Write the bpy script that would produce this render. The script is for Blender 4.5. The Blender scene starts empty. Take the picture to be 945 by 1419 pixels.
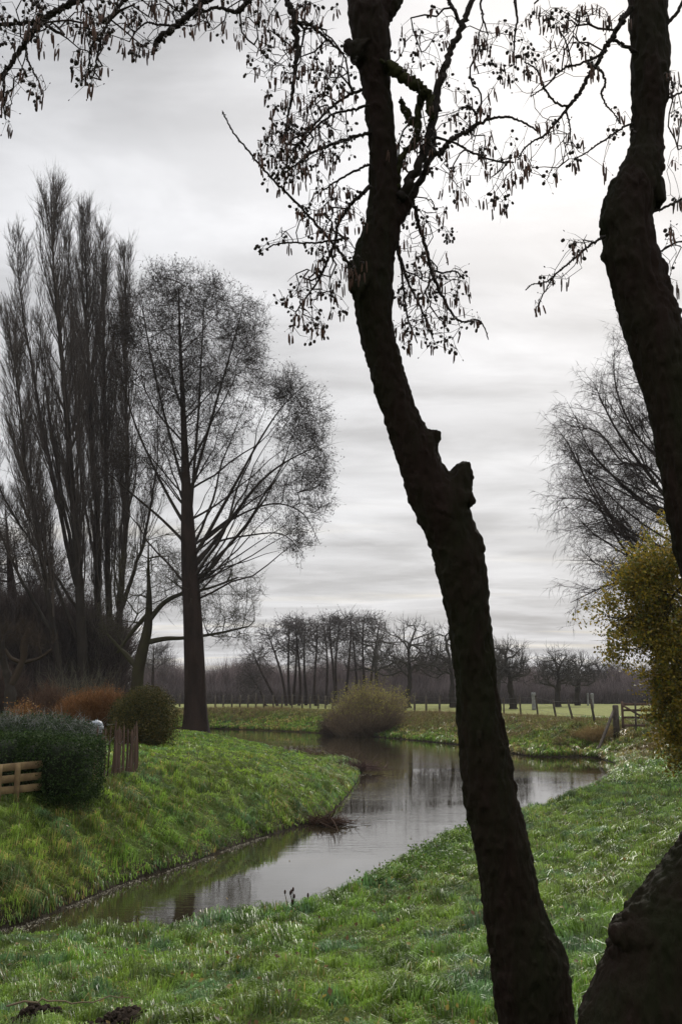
import bpy, math, random
import numpy as np
from mathutils import Vector, Matrix

rad = math.radians
SC = bpy.context.scene
COL = SC.collection
# ------------------------------------------------------------------ camera maths
F = 1380.0; CX = 472.5; CY = 709.5
PITCH = math.atan((955 - CY) / F)
CAM = np.array([0.0, 0.0, 2.7])
FW = np.array([0, math.cos(PITCH), math.sin(PITCH)])
UP = np.array([0, -math.sin(PITCH), math.cos(PITCH)])
RT = np.array([1.0, 0, 0])

def ray(px, py):
    return FW + RT * ((px - CX) / F) + UP * ((CY - py) / F)
def at(px, py, Y):                       # point seen there, Y metres in front
    d = ray(px, py); return CAM + d * (Y / d[1])
def onz(px, py, z):                      # point seen there at height z
    d = ray(px, py); return CAM + d * ((z - CAM[2]) / d[2])
def pxm(p):                              # metres per photo pixel at a point
    return float(np.dot(np.asarray(p) - CAM, FW)) / F

# ------------------------------------------------------------------ noise
def _h(ix, iy, iz, s):
    h = (ix.astype(np.int64) * 374761393 + iy.astype(np.int64) * 668265263 + iz * 2147483647 + s * 974711) & 0xffffffff
    h = ((h ^ (h >> 13)) * 1274126177) & 0xffffffff
    h = ((h ^ (h >> 15)) * 2246822519) & 0xffffffff
    return ((h ^ (h >> 16)) & 0xffffff) / float(0xffffff)
def vn(x, y, s=0):
    x = np.asarray(x, float); y = np.asarray(y, float)
    ix = np.floor(x); iy = np.floor(y); fx = x - ix; fy = y - iy
    fx = fx * fx * (3 - 2 * fx); fy = fy * fy * (3 - 2 * fy); z = 0
    a = _h(ix, iy, z, s); b = _h(ix + 1, iy, z, s); c = _h(ix, iy + 1, z, s); d = _h(ix + 1, iy + 1, z, s)
    return (a * (1 - fx) + b * fx) * (1 - fy) + (c * (1 - fx) + d * fx) * fy
def fbm(x, y, s=0, o=3):
    r = 0; a = 1; t = 0
    for k in range(o):
        r = r + a * vn(x * 2 ** k + 17.3 * k, y * 2 ** k - 9.1 * k, s + k); t += a; a *= .5
    return r / t
def vn3(p, s=0):
    i = np.floor(p); f = p - i; f = f * f * (3 - 2 * f)
    r = 0
    for dx in (0, 1):
        for dy in (0, 1):
            for dz in (0, 1):
                w = (f[:, 0] if dx else 1 - f[:, 0]) * (f[:, 1] if dy else 1 - f[:, 1]) * (f[:, 2] if dz else 1 - f[:, 2])
                iz = (i[:, 2] + dz).astype(np.int64)
                r = r + w * _h(i[:, 0] + dx + iz * 131, i[:, 1] + dy - iz * 57, 0, s)
    return r
def sst(a, b, x):
    t = np.clip((x - a) / (b - a + (1e-9 if b == a else 0)), 0, 1); return t * t * (3 - 2 * t)

# ------------------------------------------------------------------ mesh builder
class Geo:
    def __init__(s): s.v = []; s.q = []; s.t = []; s.c = []; s.n = 0; s.qm = []; s.tm = []
    def add(s, v, q=None, t=None, c=None, m=0):
        v = np.asarray(v, float).reshape(-1, 3)
        if q is not None and len(q): q = np.asarray(q, np.int64); s.q.append(q + s.n); s.qm.append(np.full(len(q), m))
        if t is not None and len(t): t = np.asarray(t, np.int64); s.t.append(t + s.n); s.tm.append(np.full(len(t), m))
        if c is None: c = np.ones((len(v), 3)) * .5
        c = np.asarray(c, float)
        if c.ndim == 1: c = np.tile(c, (len(v), 1))
        s.v.append(v); s.c.append(c); s.n += len(v)
    def data(s, name, mats, smooth=True):
        v = np.concatenate(s.v); me = bpy.data.meshes.new(name)
        q = np.concatenate(s.q) if s.q else np.zeros((0, 4), np.int64)
        t = np.concatenate(s.t) if s.t else np.zeros((0, 3), np.int64)
        me.vertices.add(len(v)); me.vertices.foreach_set('co', v.astype(np.float32).ravel())
        lv = np.concatenate([q.ravel(), t.ravel()]).astype(np.int32)
        me.loops.add(len(lv)); me.loops.foreach_set('vertex_index', lv)
        npol = len(q) + len(t); me.polygons.add(npol)
        st = np.concatenate([np.arange(len(q)) * 4, len(q) * 4 + np.arange(len(t)) * 3]).astype(np.int32)
        me.polygons.foreach_set('loop_start', st)
        if len(mats) > 1:
            mi = np.concatenate(s.qm + s.tm).astype(np.int32); me.polygons.foreach_set('material_index', mi)
        me.polygons.foreach_set('use_smooth', np.full(npol, smooth))
        me.update(calc_edges=True)
        ca = me.color_attributes.new('Col', 'FLOAT_COLOR', 'POINT')
        c = np.concatenate(s.c); c4 = np.ones((len(c), 4), np.float32); c4[:, :3] = c
        ca.data.foreach_set('color', c4.ravel())
        for m in mats: me.materials.append(m)
        return me
    def obj(s, name, mats, parent=None, smooth=True):
        if not isinstance(mats, (list, tuple)): mats = [mats]
        o = bpy.data.objects.new(name, s.data(name, mats, smooth)); COL.objects.link(o)
        if parent is not None:
            o.parent = parent; o.matrix_parent_inverse = parent.matrix_world.inverted() if False else Matrix.Translation(-parent.location)
        return o
    def box(s, c, sz, R=None, col=None, m=0):
        v = np.array([[x, y, z] for x in (-1, 1) for y in (-1, 1) for z in (-1, 1)]) * np.array(sz) / 2
        if R is not None: v = v @ np.array(R).T
        s.add(v + np.array(c), q=[(0, 1, 3, 2), (4, 6, 7, 5), (0, 4, 5, 1), (2, 3, 7, 6), (0, 2, 6, 4), (1, 5, 7, 3)], c=col, m=m)
    def beam(s, a, b, w, h, col=None, m=0, roll=None, jit=0, rng=None):
        a = np.array(a, float); b = np.array(b, float); d = b - a; L = np.linalg.norm(d); d /= L
        ref = np.array([0, 0, 1.0]) if abs(d[2]) < .9 else (np.array(roll) if roll is not None else np.array([0, 1.0, 0]))
        u = np.cross(ref, d); u /= np.linalg.norm(u); n = np.cross(d, u)
        vs = []; N = 5; e = min(w, h) * .12
        sect = np.array([(-w/2+e, -h/2), (w/2-e, -h/2), (w/2, -h/2+e), (w/2, h/2-e), (w/2-e, h/2), (-w/2+e, h/2), (-w/2, h/2-e), (-w/2, -h/2+e)])
        for k in range(N + 1):
            o = (rng.normal(size=2) * jit) if rng is not None else np.zeros(2)
            for p in sect: vs.append(a + d * L * k / N + u * (p[0] + o[0]) + n * (p[1] + o[1]))
        q = [(k*8+i, k*8+(i+1) % 8, (k+1)*8+(i+1) % 8, (k+1)*8+i) for k in range(N) for i in range(8)]
        vs += [a, b]; ia = (N+1)*8
        t = [(ia, (i+1) % 8, i) for i in range(8)] + [(ia+1, N*8+i, N*8+(i+1) % 8) for i in range(8)]
        s.add(np.array(vs), q=q, t=t, c=col, m=m)
    def tube(s, P, r, k=6, c=None, cap=True, m=0):
        P = np.asarray(P, float); n = len(P); r = np.broadcast_to(np.asarray(r, float), (n,))
        T = np.empty_like(P); T[1:-1] = P[2:] - P[:-2]; T[0] = P[1] - P[0]; T[-1] = P[-1] - P[-2]
        T /= np.linalg.norm(T, axis=1, keepdims=True) + 1e-12
        m0 = T.mean(0); ref = np.eye(3)[np.argmin(np.abs(m0))]
        U = np.cross(T, ref); U /= np.linalg.norm(U, axis=1, keepdims=True) + 1e-12; W = np.cross(T, U)
        a = np.arange(k) * 2 * math.pi / k
        V = P[:, None] + r[:, None, None] * (np.cos(a)[None, :, None] * U[:, None] + np.sin(a)[None, :, None] * W[:, None])
        V = V.reshape(-1, 3)
        i = np.arange(n - 1)[:, None] * k; j = np.arange(k)[None]; j2 = (j + 1) % k
        q = np.stack([i + j, i + j2, i + k + j2, i + k + j], -1).reshape(-1, 4)
        t = []
        if cap:
            V = np.vstack([V, P[0], P[-1]]); e = n * k
            t = [(e, (x + 1) % k, x) for x in range(k)] + [(e + 1, (n-1)*k + x, (n-1)*k + (x + 1) % k) for x in range(k)]
        s.add(V, q=q, t=t, c=c, m=m)
    def twigs(s, A, D, L, r, bend, c=None, m=0):
        """many slim twigs: root triangle, mid triangle, pointed tip"""
        n = len(A)
        if n == 0: return None
        D = D / (np.linalg.norm(D, axis=1, keepdims=True) + 1e-9)
        L = np.broadcast_to(L, (n,)); r = np.broadcast_to(r, (n,))
        M = A + D * (L * .5)[:, None] + bend * (L * .12)[:, None]
        E = A + D * L[:, None] + bend * (L * .45)[:, None]
        ref = np.where(np.abs(D[:, 2:3]) > .8, np.array([[1.0, 0, 0]]), np.array([[0, 0, 1.0]]))
        U = np.cross(D, ref); U /= np.linalg.norm(U, axis=1, keepdims=True) + 1e-9; W = np.cross(D, U)
        ring = [np.cos(a) * U + np.sin(a) * W for a in (0, 2.094, 4.189)]
        V = np.stack([A + ring[0]*r[:, None], A + ring[1]*r[:, None], A + ring[2]*r[:, None],
                      M + ring[0]*r[:, None]*.75, M + ring[1]*r[:, None]*.75, M + ring[2]*r[:, None]*.75, E], 1).reshape(-1, 3)
        b = np.arange(n)[:, None, None] * 7
        q = (b + np.array([[0, 1, 4, 3], [1, 2, 5, 4], [2, 0, 3, 5]])[None]).reshape(-1, 4)
        t = (b + np.array([[3, 4, 6], [4, 5, 6], [5, 3, 6]])[None]).reshape(-1, 3)
        cc = None
        if c is not None:
            c = np.asarray(c, float); cc = np.repeat(c, 7, 0) if c.ndim == 2 else c
        s.add(V, q=q, t=t, c=cc, m=m)
        return M, E
    def leaves(s, P, size, c, rng, up=.3, m=0, asp=.55):
        n = len(P); D = rng.normal(size=(n, 3)); D /= np.linalg.norm(D, axis=1, keepdims=True)
        N = rng.normal(size=(n, 3)) + np.array([0, 0, up]); U = np.cross(D, N); U /= np.linalg.norm(U, axis=1, keepdims=True) + 1e-9
        N = np.cross(U, D)
        size = np.broadcast_to(size, (n,))[:, None]
        V = np.stack([P - D*size*.5, P + U*size*asp*.5 + N*size*.08, P + D*size*.5, P - U*size*asp*.5 + N*size*.08], 1).reshape(-1, 3)
        b = np.arange(n)[:, None, None] * 4
        t = (b + np.array([[0, 1, 2], [0, 2, 3]])[None]).reshape(-1, 3)
        c = np.asarray(c, float); cc = np.repeat(c, 4, 0) if c.ndim == 2 else c
        s.add(V, t=t, c=cc, m=m)
    def blobs(s, P, A, L, r, c=None, m=0, k=5):
        """catkins / cones: spindle from P along A with length L, radius r"""
        n = len(P)
        if n == 0: return
        A = A / (np.linalg.norm(A, axis=1, keepdims=True) + 1e-9)
        L = np.broadcast_to(L, (n,)); r = np.broadcast_to(r, (n,))
        ref = np.where(np.abs(A[:, 2:3]) > .8, np.array([[1.0, 0, 0]]), np.array([[0, 0, 1.0]]))
        U = np.cross(A, ref); U /= np.linalg.norm(U, axis=1, keepdims=True) + 1e-9; W = np.cross(A, U)
        rows = [P[:, None]]
        for f, g in ((.12, .8), (.5, 1.0), (.88, .75)):
            for j in range(k):
                a = 2 * math.pi * j / k
                rows.append((P + A * (L * f)[:, None] + (np.cos(a)*U + np.sin(a)*W) * (r * g)[:, None])[:, None])
        rows.append((P + A * L[:, None])[:, None])
        V = np.concatenate(rows, 1); nv = V.shape[1]; V = V.reshape(-1, 3)
        t = [(0, 1 + (j+1) % k, 1 + j) for j in range(k)] + [(nv-1, 1+2*k+j, 1+2*k+(j+1) % k) for j in range(k)]
        q = [(1+e*k+j, 1+e*k+(j+1) % k, 1+(e+1)*k+(j+1) % k, 1+(e+1)*k+j) for e in (0, 1) for j in range(k)]
        b = np.arange(n)[:, None, None] * nv
        cc = None
        if c is not None:
            c = np.asarray(c, float); cc = np.repeat(c, nv, 0) if c.ndim == 2 else c
        s.add(V, q=(b + np.array(q)[None]).reshape(-1, 4), t=(b + np.array(t)[None]).reshape(-1, 3), c=cc, m=m)

def tag(o, label=None, cat=None, group=None, kind=None):
    if label: o['label'] = label
    if cat: o['category'] = cat
    if group: o['group'] = group
    if kind: o['kind'] = kind
    return o
def thing(name, label, cat, loc=(0, 0, 0), group=None):
    o = bpy.data.objects.new(name, None); COL.objects.link(o); o.location = tuple(float(x) for x in loc)
    o.empty_display_size = .3
    return tag(o, label, cat, group)

# ------------------------------------------------------------------ materials
def mat(name, col=None, rough=.8, spec=.3, noise=None, attr=False, transl=0.0, bump=0.0, bscale=20, stretch=(1, 1, 1), mixcol=None, gloss=None):
    m = bpy.data.materials.new(name); m.use_nodes = True; nt = m.node_tree; N = nt.nodes; L = nt.links
    b = N['Principled BSDF']; b.inputs['Roughness'].default_value = rough; b.inputs['Specular IOR Level'].default_value = spec
    src = None
    tc = N.new('ShaderNodeTexCoord'); mp = N.new('ShaderNodeMapping'); mp.inputs['Scale'].default_value = stretch
    L.new(tc.outputs['Object'], mp.inputs['Vector'])
    if attr:
        a = N.new('ShaderNodeAttribute'); a.attribute_name = 'Col'; src = a.outputs['Color']
    else:
        r = N.new('ShaderNodeRGB'); r.outputs[0].default_value = (*col, 1); src = r.outputs[0]
    if noise:
        tn = N.new('ShaderNodeTexNoise'); tn.inputs['Scale'].default_value = noise; tn.inputs['Detail'].default_value = 6; tn.inputs['Roughness'].default_value = .65
        L.new(mp.outputs[0], tn.inputs['Vector'])
        mx = N.new('ShaderNodeMix'); mx.data_type = 'RGBA'
        rp = N.new('ShaderNodeMapRange'); rp.inputs[1].default_value = .38; rp.inputs[2].default_value = .64
        L.new(tn.outputs['Fac'], rp.inputs[0]); L.new(rp.outputs[0], mx.inputs[0]); L.new(src, mx.inputs[6])
        if mixcol: mx.inputs[7].default_value = (*mixcol, 1)
        else:
            hs = N.new('ShaderNodeHueSaturation'); hs.inputs['Value'].default_value = .45; L.new(src, hs.inputs['Color']); L.new(hs.outputs[0], mx.inputs[7])
        src = mx.outputs[2]
    L.new(src, b.inputs['Base Color'])
    if bump:
        tb = N.new('ShaderNodeTexNoise'); tb.inputs['Scale'].default_value = bscale; tb.inputs['Detail'].default_value = 7; tb.inputs['Roughness'].default_value = .7
        L.new(mp.outputs[0], tb.inputs['Vector'])
        bp = N.new('ShaderNodeBump'); bp.inputs['Strength'].default_value = .9; bp.inputs['Distance'].default_value = bump
        L.new(tb.outputs['Fac'], bp.inputs['Height']); L.new(bp.outputs[0], b.inputs['Normal'])
    if transl:
        tr = N.new('ShaderNodeBsdfTranslucent'); L.new(src, tr.inputs['Color'])
        ms = N.new('ShaderNodeMixShader'); ms.inputs[0].default_value = transl
        L.new(b.outputs[0], ms.inputs[1]); L.new(tr.outputs[0], ms.inputs[2]); L.new(ms.outputs[0], N['Material Output'].inputs[0])
    return m

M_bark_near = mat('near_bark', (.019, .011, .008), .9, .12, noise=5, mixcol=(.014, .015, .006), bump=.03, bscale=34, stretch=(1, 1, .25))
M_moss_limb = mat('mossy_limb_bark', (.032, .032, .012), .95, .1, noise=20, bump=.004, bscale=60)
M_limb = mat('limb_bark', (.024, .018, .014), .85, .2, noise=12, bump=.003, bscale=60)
M_catkin = mat('catkin_skin', attr=True, rough=.7, spec=.3)
M_bark_big = mat('alder_bark', (.034, .022, .017), .95, .1, noise=1.6, bump=.05, bscale=9, stretch=(1, 1, .35))
M_crown = mat('bare_branch_bark', attr=True, rough=.9, spec=.1)
M_poplar = mat('poplar_bark', (.042, .034, .027), .95, .1, noise=1.2, bump=.05, bscale=7, stretch=(1, 1, .3))
M_mossbark = mat('moss_green_bark', (.042, .038, .018), .95, .1, noise=2.0, mixcol=(.035, .028, .02), bump=.03, bscale=9)
M_leaf = mat('leaf_surface', attr=True, rough=.5, spec=.3, transl=.45)
M_dleaf = mat('evergreen_leaf', attr=True, rough=.7, spec=.12, transl=.15)
M_grass = mat('grass_blade', attr=True, rough=.36, spec=.42, transl=.42)
M_drygrass = mat('dry_grass_blade', attr=True, rough=.75, spec=.1, transl=.35)
M_wood = mat('weathered_wood', (.13, .085, .062), .9, .15, noise=9, mixcol=(.055, .034, .027), bump=.006, bscale=40, stretch=(1, 1, .15))
M_plank = mat('pale_softwood', (.22, .155, .075), .8, .2, noise=5, mixcol=(.13, .085, .045), bump=.004, bscale=40)
M_post = mat('old_post_wood', (.10, .085, .068), .9, .15, noise=6, mixcol=(.045, .036, .03), bump=.01, bscale=30)
M_gpost = mat('grey_guard_wood', (.24, .24, .235), .9, .1, noise=4, mixcol=(.13, .13, .125))
M_metal = mat('zinc_metal', (.26, .28, .31), .5, .5, noise=6, mixcol=(.17, .19, .21))
M_dmetal = mat('dark_metal', (.04, .045, .055), .4, .5)
M_wire = mat('wire_metal', (.12, .11, .10), .6, .4)
M_soil = mat('fresh_soil', (.026, .019, .014), .95, .1, noise=30, mixcol=(.046, .033, .024), bump=.02, bscale=60)
M_stone = mat('pale_stone', (.22, .21, .19), .8, .3, noise=12, bump=.004, bscale=50)

def ground_mat():
    m = bpy.data.materials.new('meadow_ground'); m.use_nodes = True; nt = m.node_tree; N = nt.nodes; L = nt.links
    b = N['Principled BSDF']; b.inputs['Roughness'].default_value = .95; b.inputs['Specular IOR Level'].default_value = .08
    a = N.new('ShaderNodeAttribute'); a.attribute_name = 'Col'
    g = N.new('ShaderNodeNewGeometry')
    n1 = N.new('ShaderNodeTexNoise'); n1.inputs['Scale'].default_value = 2.3; n1.inputs['Detail'].default_value = 8; n1.inputs['Roughness'].default_value = .7
    L.new(g.outputs['Position'], n1.inputs['Vector'])
    mr = N.new('ShaderNodeMapRange'); mr.inputs[1].default_value = .3; mr.inputs[2].default_value = .7; mr.inputs[3].default_value = .6; mr.inputs[4].default_value = 1.35
    L.new(n1.outputs['Fac'], mr.inputs[0])
    vm = N.new('ShaderNodeVectorMath'); vm.operation = 'SCALE'; L.new(a.outputs['Color'], vm.inputs[0]); L.new(mr.outputs[0], vm.inputs['Scale'])
    L.new(vm.outputs[0], b.inputs['Base Color'])
    n2 = N.new('ShaderNodeTexNoise'); n2.inputs['Scale'].default_value = 14; n2.inputs['Detail'].default_value = 6
    L.new(g.outputs['Position'], n2.inputs['Vector'])
    bp = N.new('ShaderNodeBump'); bp.inputs['Distance'].default_value = .06; bp.inputs['Strength'].default_value = .8
    L.new(n2.outputs['Fac'], bp.inputs['Height']); L.new(bp.outputs[0], b.inputs['Normal'])
    return m
def water_mat():
    m = bpy.data.materials.new('river_water'); m.use_nodes = True; nt = m.node_tree; N = nt.nodes; L = nt.links
    b = N['Principled BSDF']; b.inputs['Base Color'].default_value = (.022, .018, .010, 1); b.inputs['Roughness'].default_value = .02
    b.inputs['IOR'].default_value = 1.5; b.inputs['Specular IOR Level'].default_value = .9
    g = N.new('ShaderNodeNewGeometry'); hs = []
    for sc, st, d in (((.9, 5.0, 1), 1.6, .0032), ((2.0, 9.0, 1), 2.4, .0012), ((.25, .6, 1), 1.0, .004)):
        mp = N.new('ShaderNodeMapping'); mp.inputs['Scale'].default_value = sc; L.new(g.outputs['Position'], mp.inputs['Vector'])
        n = N.new('ShaderNodeTexNoise'); n.inputs['Scale'].default_value = st; n.inputs['Detail'].default_value = 2; L.new(mp.outputs[0], n.inputs['Vector'])
        hs.append((n, d))
    # wind patches: ripples only here and there
    pm = N.new('ShaderNodeMapping'); pm.inputs['Scale'].default_value = (.10, .22, 1); L.new(g.outputs['Position'], pm.inputs['Vector'])
    pn = N.new('ShaderNodeTexNoise'); pn.inputs['Scale'].default_value = 1.6; pn.inputs['Detail'].default_value = 2; L.new(pm.outputs[0], pn.inputs['Vector'])
    pr = N.new('ShaderNodeMapRange'); pr.inputs[1].default_value = .42; pr.inputs[2].default_value = .62; pr.inputs[3].default_value = .12; L.new(pn.outputs['Fac'], pr.inputs[0])
    prev = None
    for k, (n, d) in enumerate(hs):
        bp = N.new('ShaderNodeBump'); bp.inputs['Distance'].default_value = d; bp.inputs['Strength'].default_value = 1
        if k < 2: L.new(pr.outputs[0], bp.inputs['Strength'])
        else: bp.inputs['Strength'].default_value = .35
        L.new(n.outputs['Fac'], bp.inputs['Height'])
        if prev: L.new(prev.outputs[0], bp.inputs['Normal'])
        prev = bp
    L.new(prev.outputs[0], b.inputs['Normal'])
    return m

# ------------------------------------------------------------------ river outline (world, z = 0)
def crom(P, n=8):
    P = np.asarray(P, float); out = []
    Q = np.vstack([2*P[0]-P[1], P, 2*P[-1]-P[-2]])
    for i in range(1, len(Q) - 2):
        for k in range(n):
            t = k / n; a, b, c, d = Q[i-1], Q[i], Q[i+1], Q[i+2]
            out.append(.5*((2*b)+(-a+c)*t+(2*a-5*b+4*c-d)*t*t+(-a+3*b-3*c+d)*t**3))
    out.append(P[-1]); return np.array(out)
g0 = lambda px, py, z=0: tuple(onz(px, py, z)[:2])
inner = crom([(-120, 4), (-20, 7.6), (-8, 9.9), (-5.2, 11.2), g0(15, 1286), g0(100, 1255), g0(180, 1223), g0(270, 1195), g0(330, 1172), g0(400, 1150), g0(445, 1137),
              g0(478, 1108), g0(497, 1080), (0.7, 35.6), (0.0, 37.4), (-1.3, 39.0), (-2.8, 40.2), (-4.5, 42.2), (-6.4, 47), (-9.5, 52), (-12.6, 57.5), (-17, 63), (-30, 66.5), (-60, 68), (-130, 68)])
outer = crom([(-120, 1), (-20, 3.4), (-8, 7.0), (-5.2, 8.9), (-3.2, 10.8), (-1.6, 11.3), (-.75, 11.9), (-.1, 13.2), (.75, 15.4), (1.7, 17.6), (3.1, 20.2), (4.6, 23.2),
              (6.2, 26.4), (7.9, 30.5), (9.2, 34.5), (10.1, 38.0), (9.9, 41.3), g0(735, 1048), g0(650, 1034), g0(550, 1024), g0(450, 1016.5), g0(330, 1011), g0(240, 1009), (-30, 75), (-60, 77), (-130, 77)])
river = np.vstack([inner, outer[::-1]])

def polydist(x, y, P):
    d = np.full(x.shape, 1e9)
    for a, b in zip(P[:-1], P[1:]):
        ab = b - a; L2 = ab @ ab
        t = np.clip(((x-a[0])*ab[0] + (y-a[1])*ab[1]) / L2, 0, 1)
        d = np.minimum(d, (x-a[0]-t*ab[0])**2 + (y-a[1]-t*ab[1])**2)
    return np.sqrt(d)
def inside(x, y, P):
    c = np.zeros(x.shape, bool); n = len(P)
    for i in range(n):
        x1, y1 = P[i]; x2, y2 = P[(i+1) % n]
        if y1 == y2: continue
        k = ((y1 > y) != (y2 > y)) & (x < (x2-x1)*(y-y1)/(y2-y1)+x1)
        c ^= k
    return c
def bankinfo(x, y):
    x = np.asarray(x, float); y = np.asarray(y, float)
    di = polydist(x, y, inner); do = polydist(x, y, outer); w = inside(x, y, river)
    return di, do, w
def height(x, y, info=None):
    x = np.atleast_1d(np.asarray(x, float)); y = np.atleast_1d(np.asarray(y, float))
    di, do, w = info if info is not None else bankinfo(x, y)
    wob = (fbm(x*.9, y*.9, 3)-.5)*.5
    near = 1 - sst(24, 40, y + x*.0)
    hi = (1.0 + .22*sst(0, -5, x))*(1-.42*sst(-5.5, -1.0, x)*sst(24, 32, y)) * (1 - np.exp(-(np.maximum(di+wob*.3, 0)/(1.25+1.3*sst(20, 40, y)))**1.25)) + .10*sst(0, .18, di)
    hn = .34*sst(-.05, .6, do) + .68*sst(.4, 7.5, do+wob)
    hf = 1.02*sst(0, 4.2, do+wob) + .10*sst(0, .25, do)
    ho = hn*near + hf*(1-near)
    side = di < do
    h = np.where(side, hi, ho); d = np.where(side, di, do)
    steep = np.where(side, sst(.1, .5, d)*(1-sst(2.2, 4.5, d)), (1-near)*sst(.2, .8, d)*(1-sst(3, 6, d)) + near*.25*sst(0, .4, d)*(1-sst(1.5, 4, d)))
    tus = (1-np.abs(2*fbm(x*2.9+.9*vn(y*1.3, x*1.3, 9), y*2.5, 11, 2)-1))**2
    fine = fbm(x*4.3, y*4.3, 21, 3)-.5
    amp = sst(0, .35, d)*np.exp(-np.maximum(y-50, 0)/40)
    h = h + amp*(.15*steep*(tus-.35) + (.075+.06*near)*fine + .07*(fbm(x*.55, y*.55, 5, 2)-.5))
    bed = -.12-.5*sst(0, 1.2, d)
    return np.where(w, bed, np.maximum(h, .02 + .08*sst(0, .1, d)))
def gz(x, y): return float(height(x, y)[0])
def gp(px, Y):                                  # ground point under a photo column at depth Y
    x = at(px, 955, Y)[0]; return np.array([x, Y, gz(x, Y)])

# ------------------------------------------------------------------ setting: ground sheet, river
def spaced(lo, flo, fhi, hi, step, gr):
    a = list(np.arange(flo, fhi, step)); s = step; v = fhi
    while v < hi: a.append(v); s *= gr; v += s
    a.append(hi); s = step; v = flo - step
    while v > lo: a.insert(0, v); s *= gr; v -= s
    a.insert(0, lo); return np.array(a)
xs = spaced(-2500, -9, 13, 2500, .085, 1.06)
ys1 = spaced(-400, 3.5, 26, 26.1, .085, 1.09)[:-1]
ys = np.concatenate([ys1[ys1 < 26], spaced(26, 26, 50, 3500, .16, 1.05)[1:]])
X, Y = np.meshgrid(xs, ys); x = X.ravel(); y = Y.ravel()
INFO = bankinfo(x, y); z = height(x, y, INFO)
di, do, w = INFO; d = np.minimum(di, do)
farm = sst(45, 62, y)
n1 = fbm(x*.35, y*.35, 40, 3)
cg = np.outer(np.ones(len(x)), (.055, .072, .018))
cfar = np.stack([.145+.06*n1, .160+.05*n1, .050+.02*n1], 1)
cg = cg*(1-farm[:, None]) + cfar*farm[:, None]
brown = (sst(.5, .8, n1+.25*(1-sst(1, 4, d)))*(1-sst(4, 7, do))*(do < di)*sst(30, 40, y))[:, None]
cg = cg*(1-brown) + np.array([.085, .062, .026])*brown
shoulder = ((1-sst(3.8, 5.5, do))*(do < di)*sst(46, 54, y))[:, None]
cg = cg*(1-shoulder) + shoulder*np.stack([.050+.05*n1, .058+.025*n1, .020+.006*n1], 1)
mud = (1-sst(.05, .3, d))[:, None]
cg = cg*(1-mud) + np.array([.024, .019, .012])*mud
cg[w] = (.02, .017, .010)
G = Geo(); nx = len(xs); ny = len(ys)
i = np.arange(ny-1)[:, None]*nx; j = np.arange(nx-1)[None]
G.add(np.stack([x, y, z], 1), q=np.stack([i+j, i+j+1, i+nx+j+1, i+nx+j], -1).reshape(-1, 4), c=cg)
tag(G.obj('ground', ground_mat()), kind='structure')
G = Geo()
wx = np.linspace(-125, 14, 60); wy = np.linspace(-5, 80, 40); WX, WY = np.meshgrid(wx, wy)
i = np.arange(39)[:, None]*60; j = np.arange(59)[None]
G.add(np.stack([WX.ravel(), WY.ravel(), np.zeros(2400)], 1), q=np.stack([i+j, i+j+1, i+60+j+1, i+60+j], -1).reshape(-1, 4))
tag(G.obj('river_water', water_mat()), kind='structure')

# ------------------------------------------------------------------ grass
rng = np.random.default_rng(7)
def blades(g, px_, py_, pz_, L, W, lean, col, rng):
    n = len(px_); P = np.stack([px_, py_, pz_-.01], 1)
    a = rng.uniform(0, 2*np.pi, n); U = np.stack([np.cos(a), np.sin(a), np.zeros(n)], 1)
    upv = np.array([0, 0, 1.0])
    M = P + upv*(L*.55)[:, None] + lean*(L*.22)[:, None]
    dz = L*(.85-.55*np.minimum(np.linalg.norm(lean, axis=1), 1.3))
    E = P + upv*dz[:, None] + lean*(L*.8)[:, None]
    W = W[:, None]
    V = np.stack([P-U*W*.5, P+U*W*.5, M-U*W*.4, M+U*W*.4, E], 1).reshape(-1, 3)
    b = np.arange(n)[:, None]*5
    q = b + np.array([[0, 1, 3, 2]]); t = b + np.array([[2, 3, 4]])
    g.add(V, q=q, t=t, c=np.repeat(col, 5, 0))
def grasscol(x, y, rng, brownness):
    n = len(x); a = fbm(x*.5, y*.5, 60, 3); b = fbm(x*2.3, y*2.3, 70, 2); r = rng.random(n)
    g1 = np.array([.135, .235, .030]); g2 = np.array([.168, .250, .036]); g3 = np.array([.085, .175, .070]); straw = np.array([.32, .22, .085])
    t = sst(.35, .65, a)[:, None]; c = g1*(1-t) + g2*t
    u = sst(.55, .75, b)[:, None]*.8; c = c*(1-u) + g3*u
    s = (r < brownness*(.4+1.6*sst(.4, .7, fbm(x*1.1, y*1.1, 80, 2))))[:, None]*rng.uniform(.35, 1, n)[:, None]
    c = c*(1-s) + straw*s
    cl = fbm(x*5.5, y*5.5, 66, 2); return c*rng.uniform(.55, 1.35, n)[:, None]*(.62+.9*sst(.3, .7, cl))[:, None]
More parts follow.
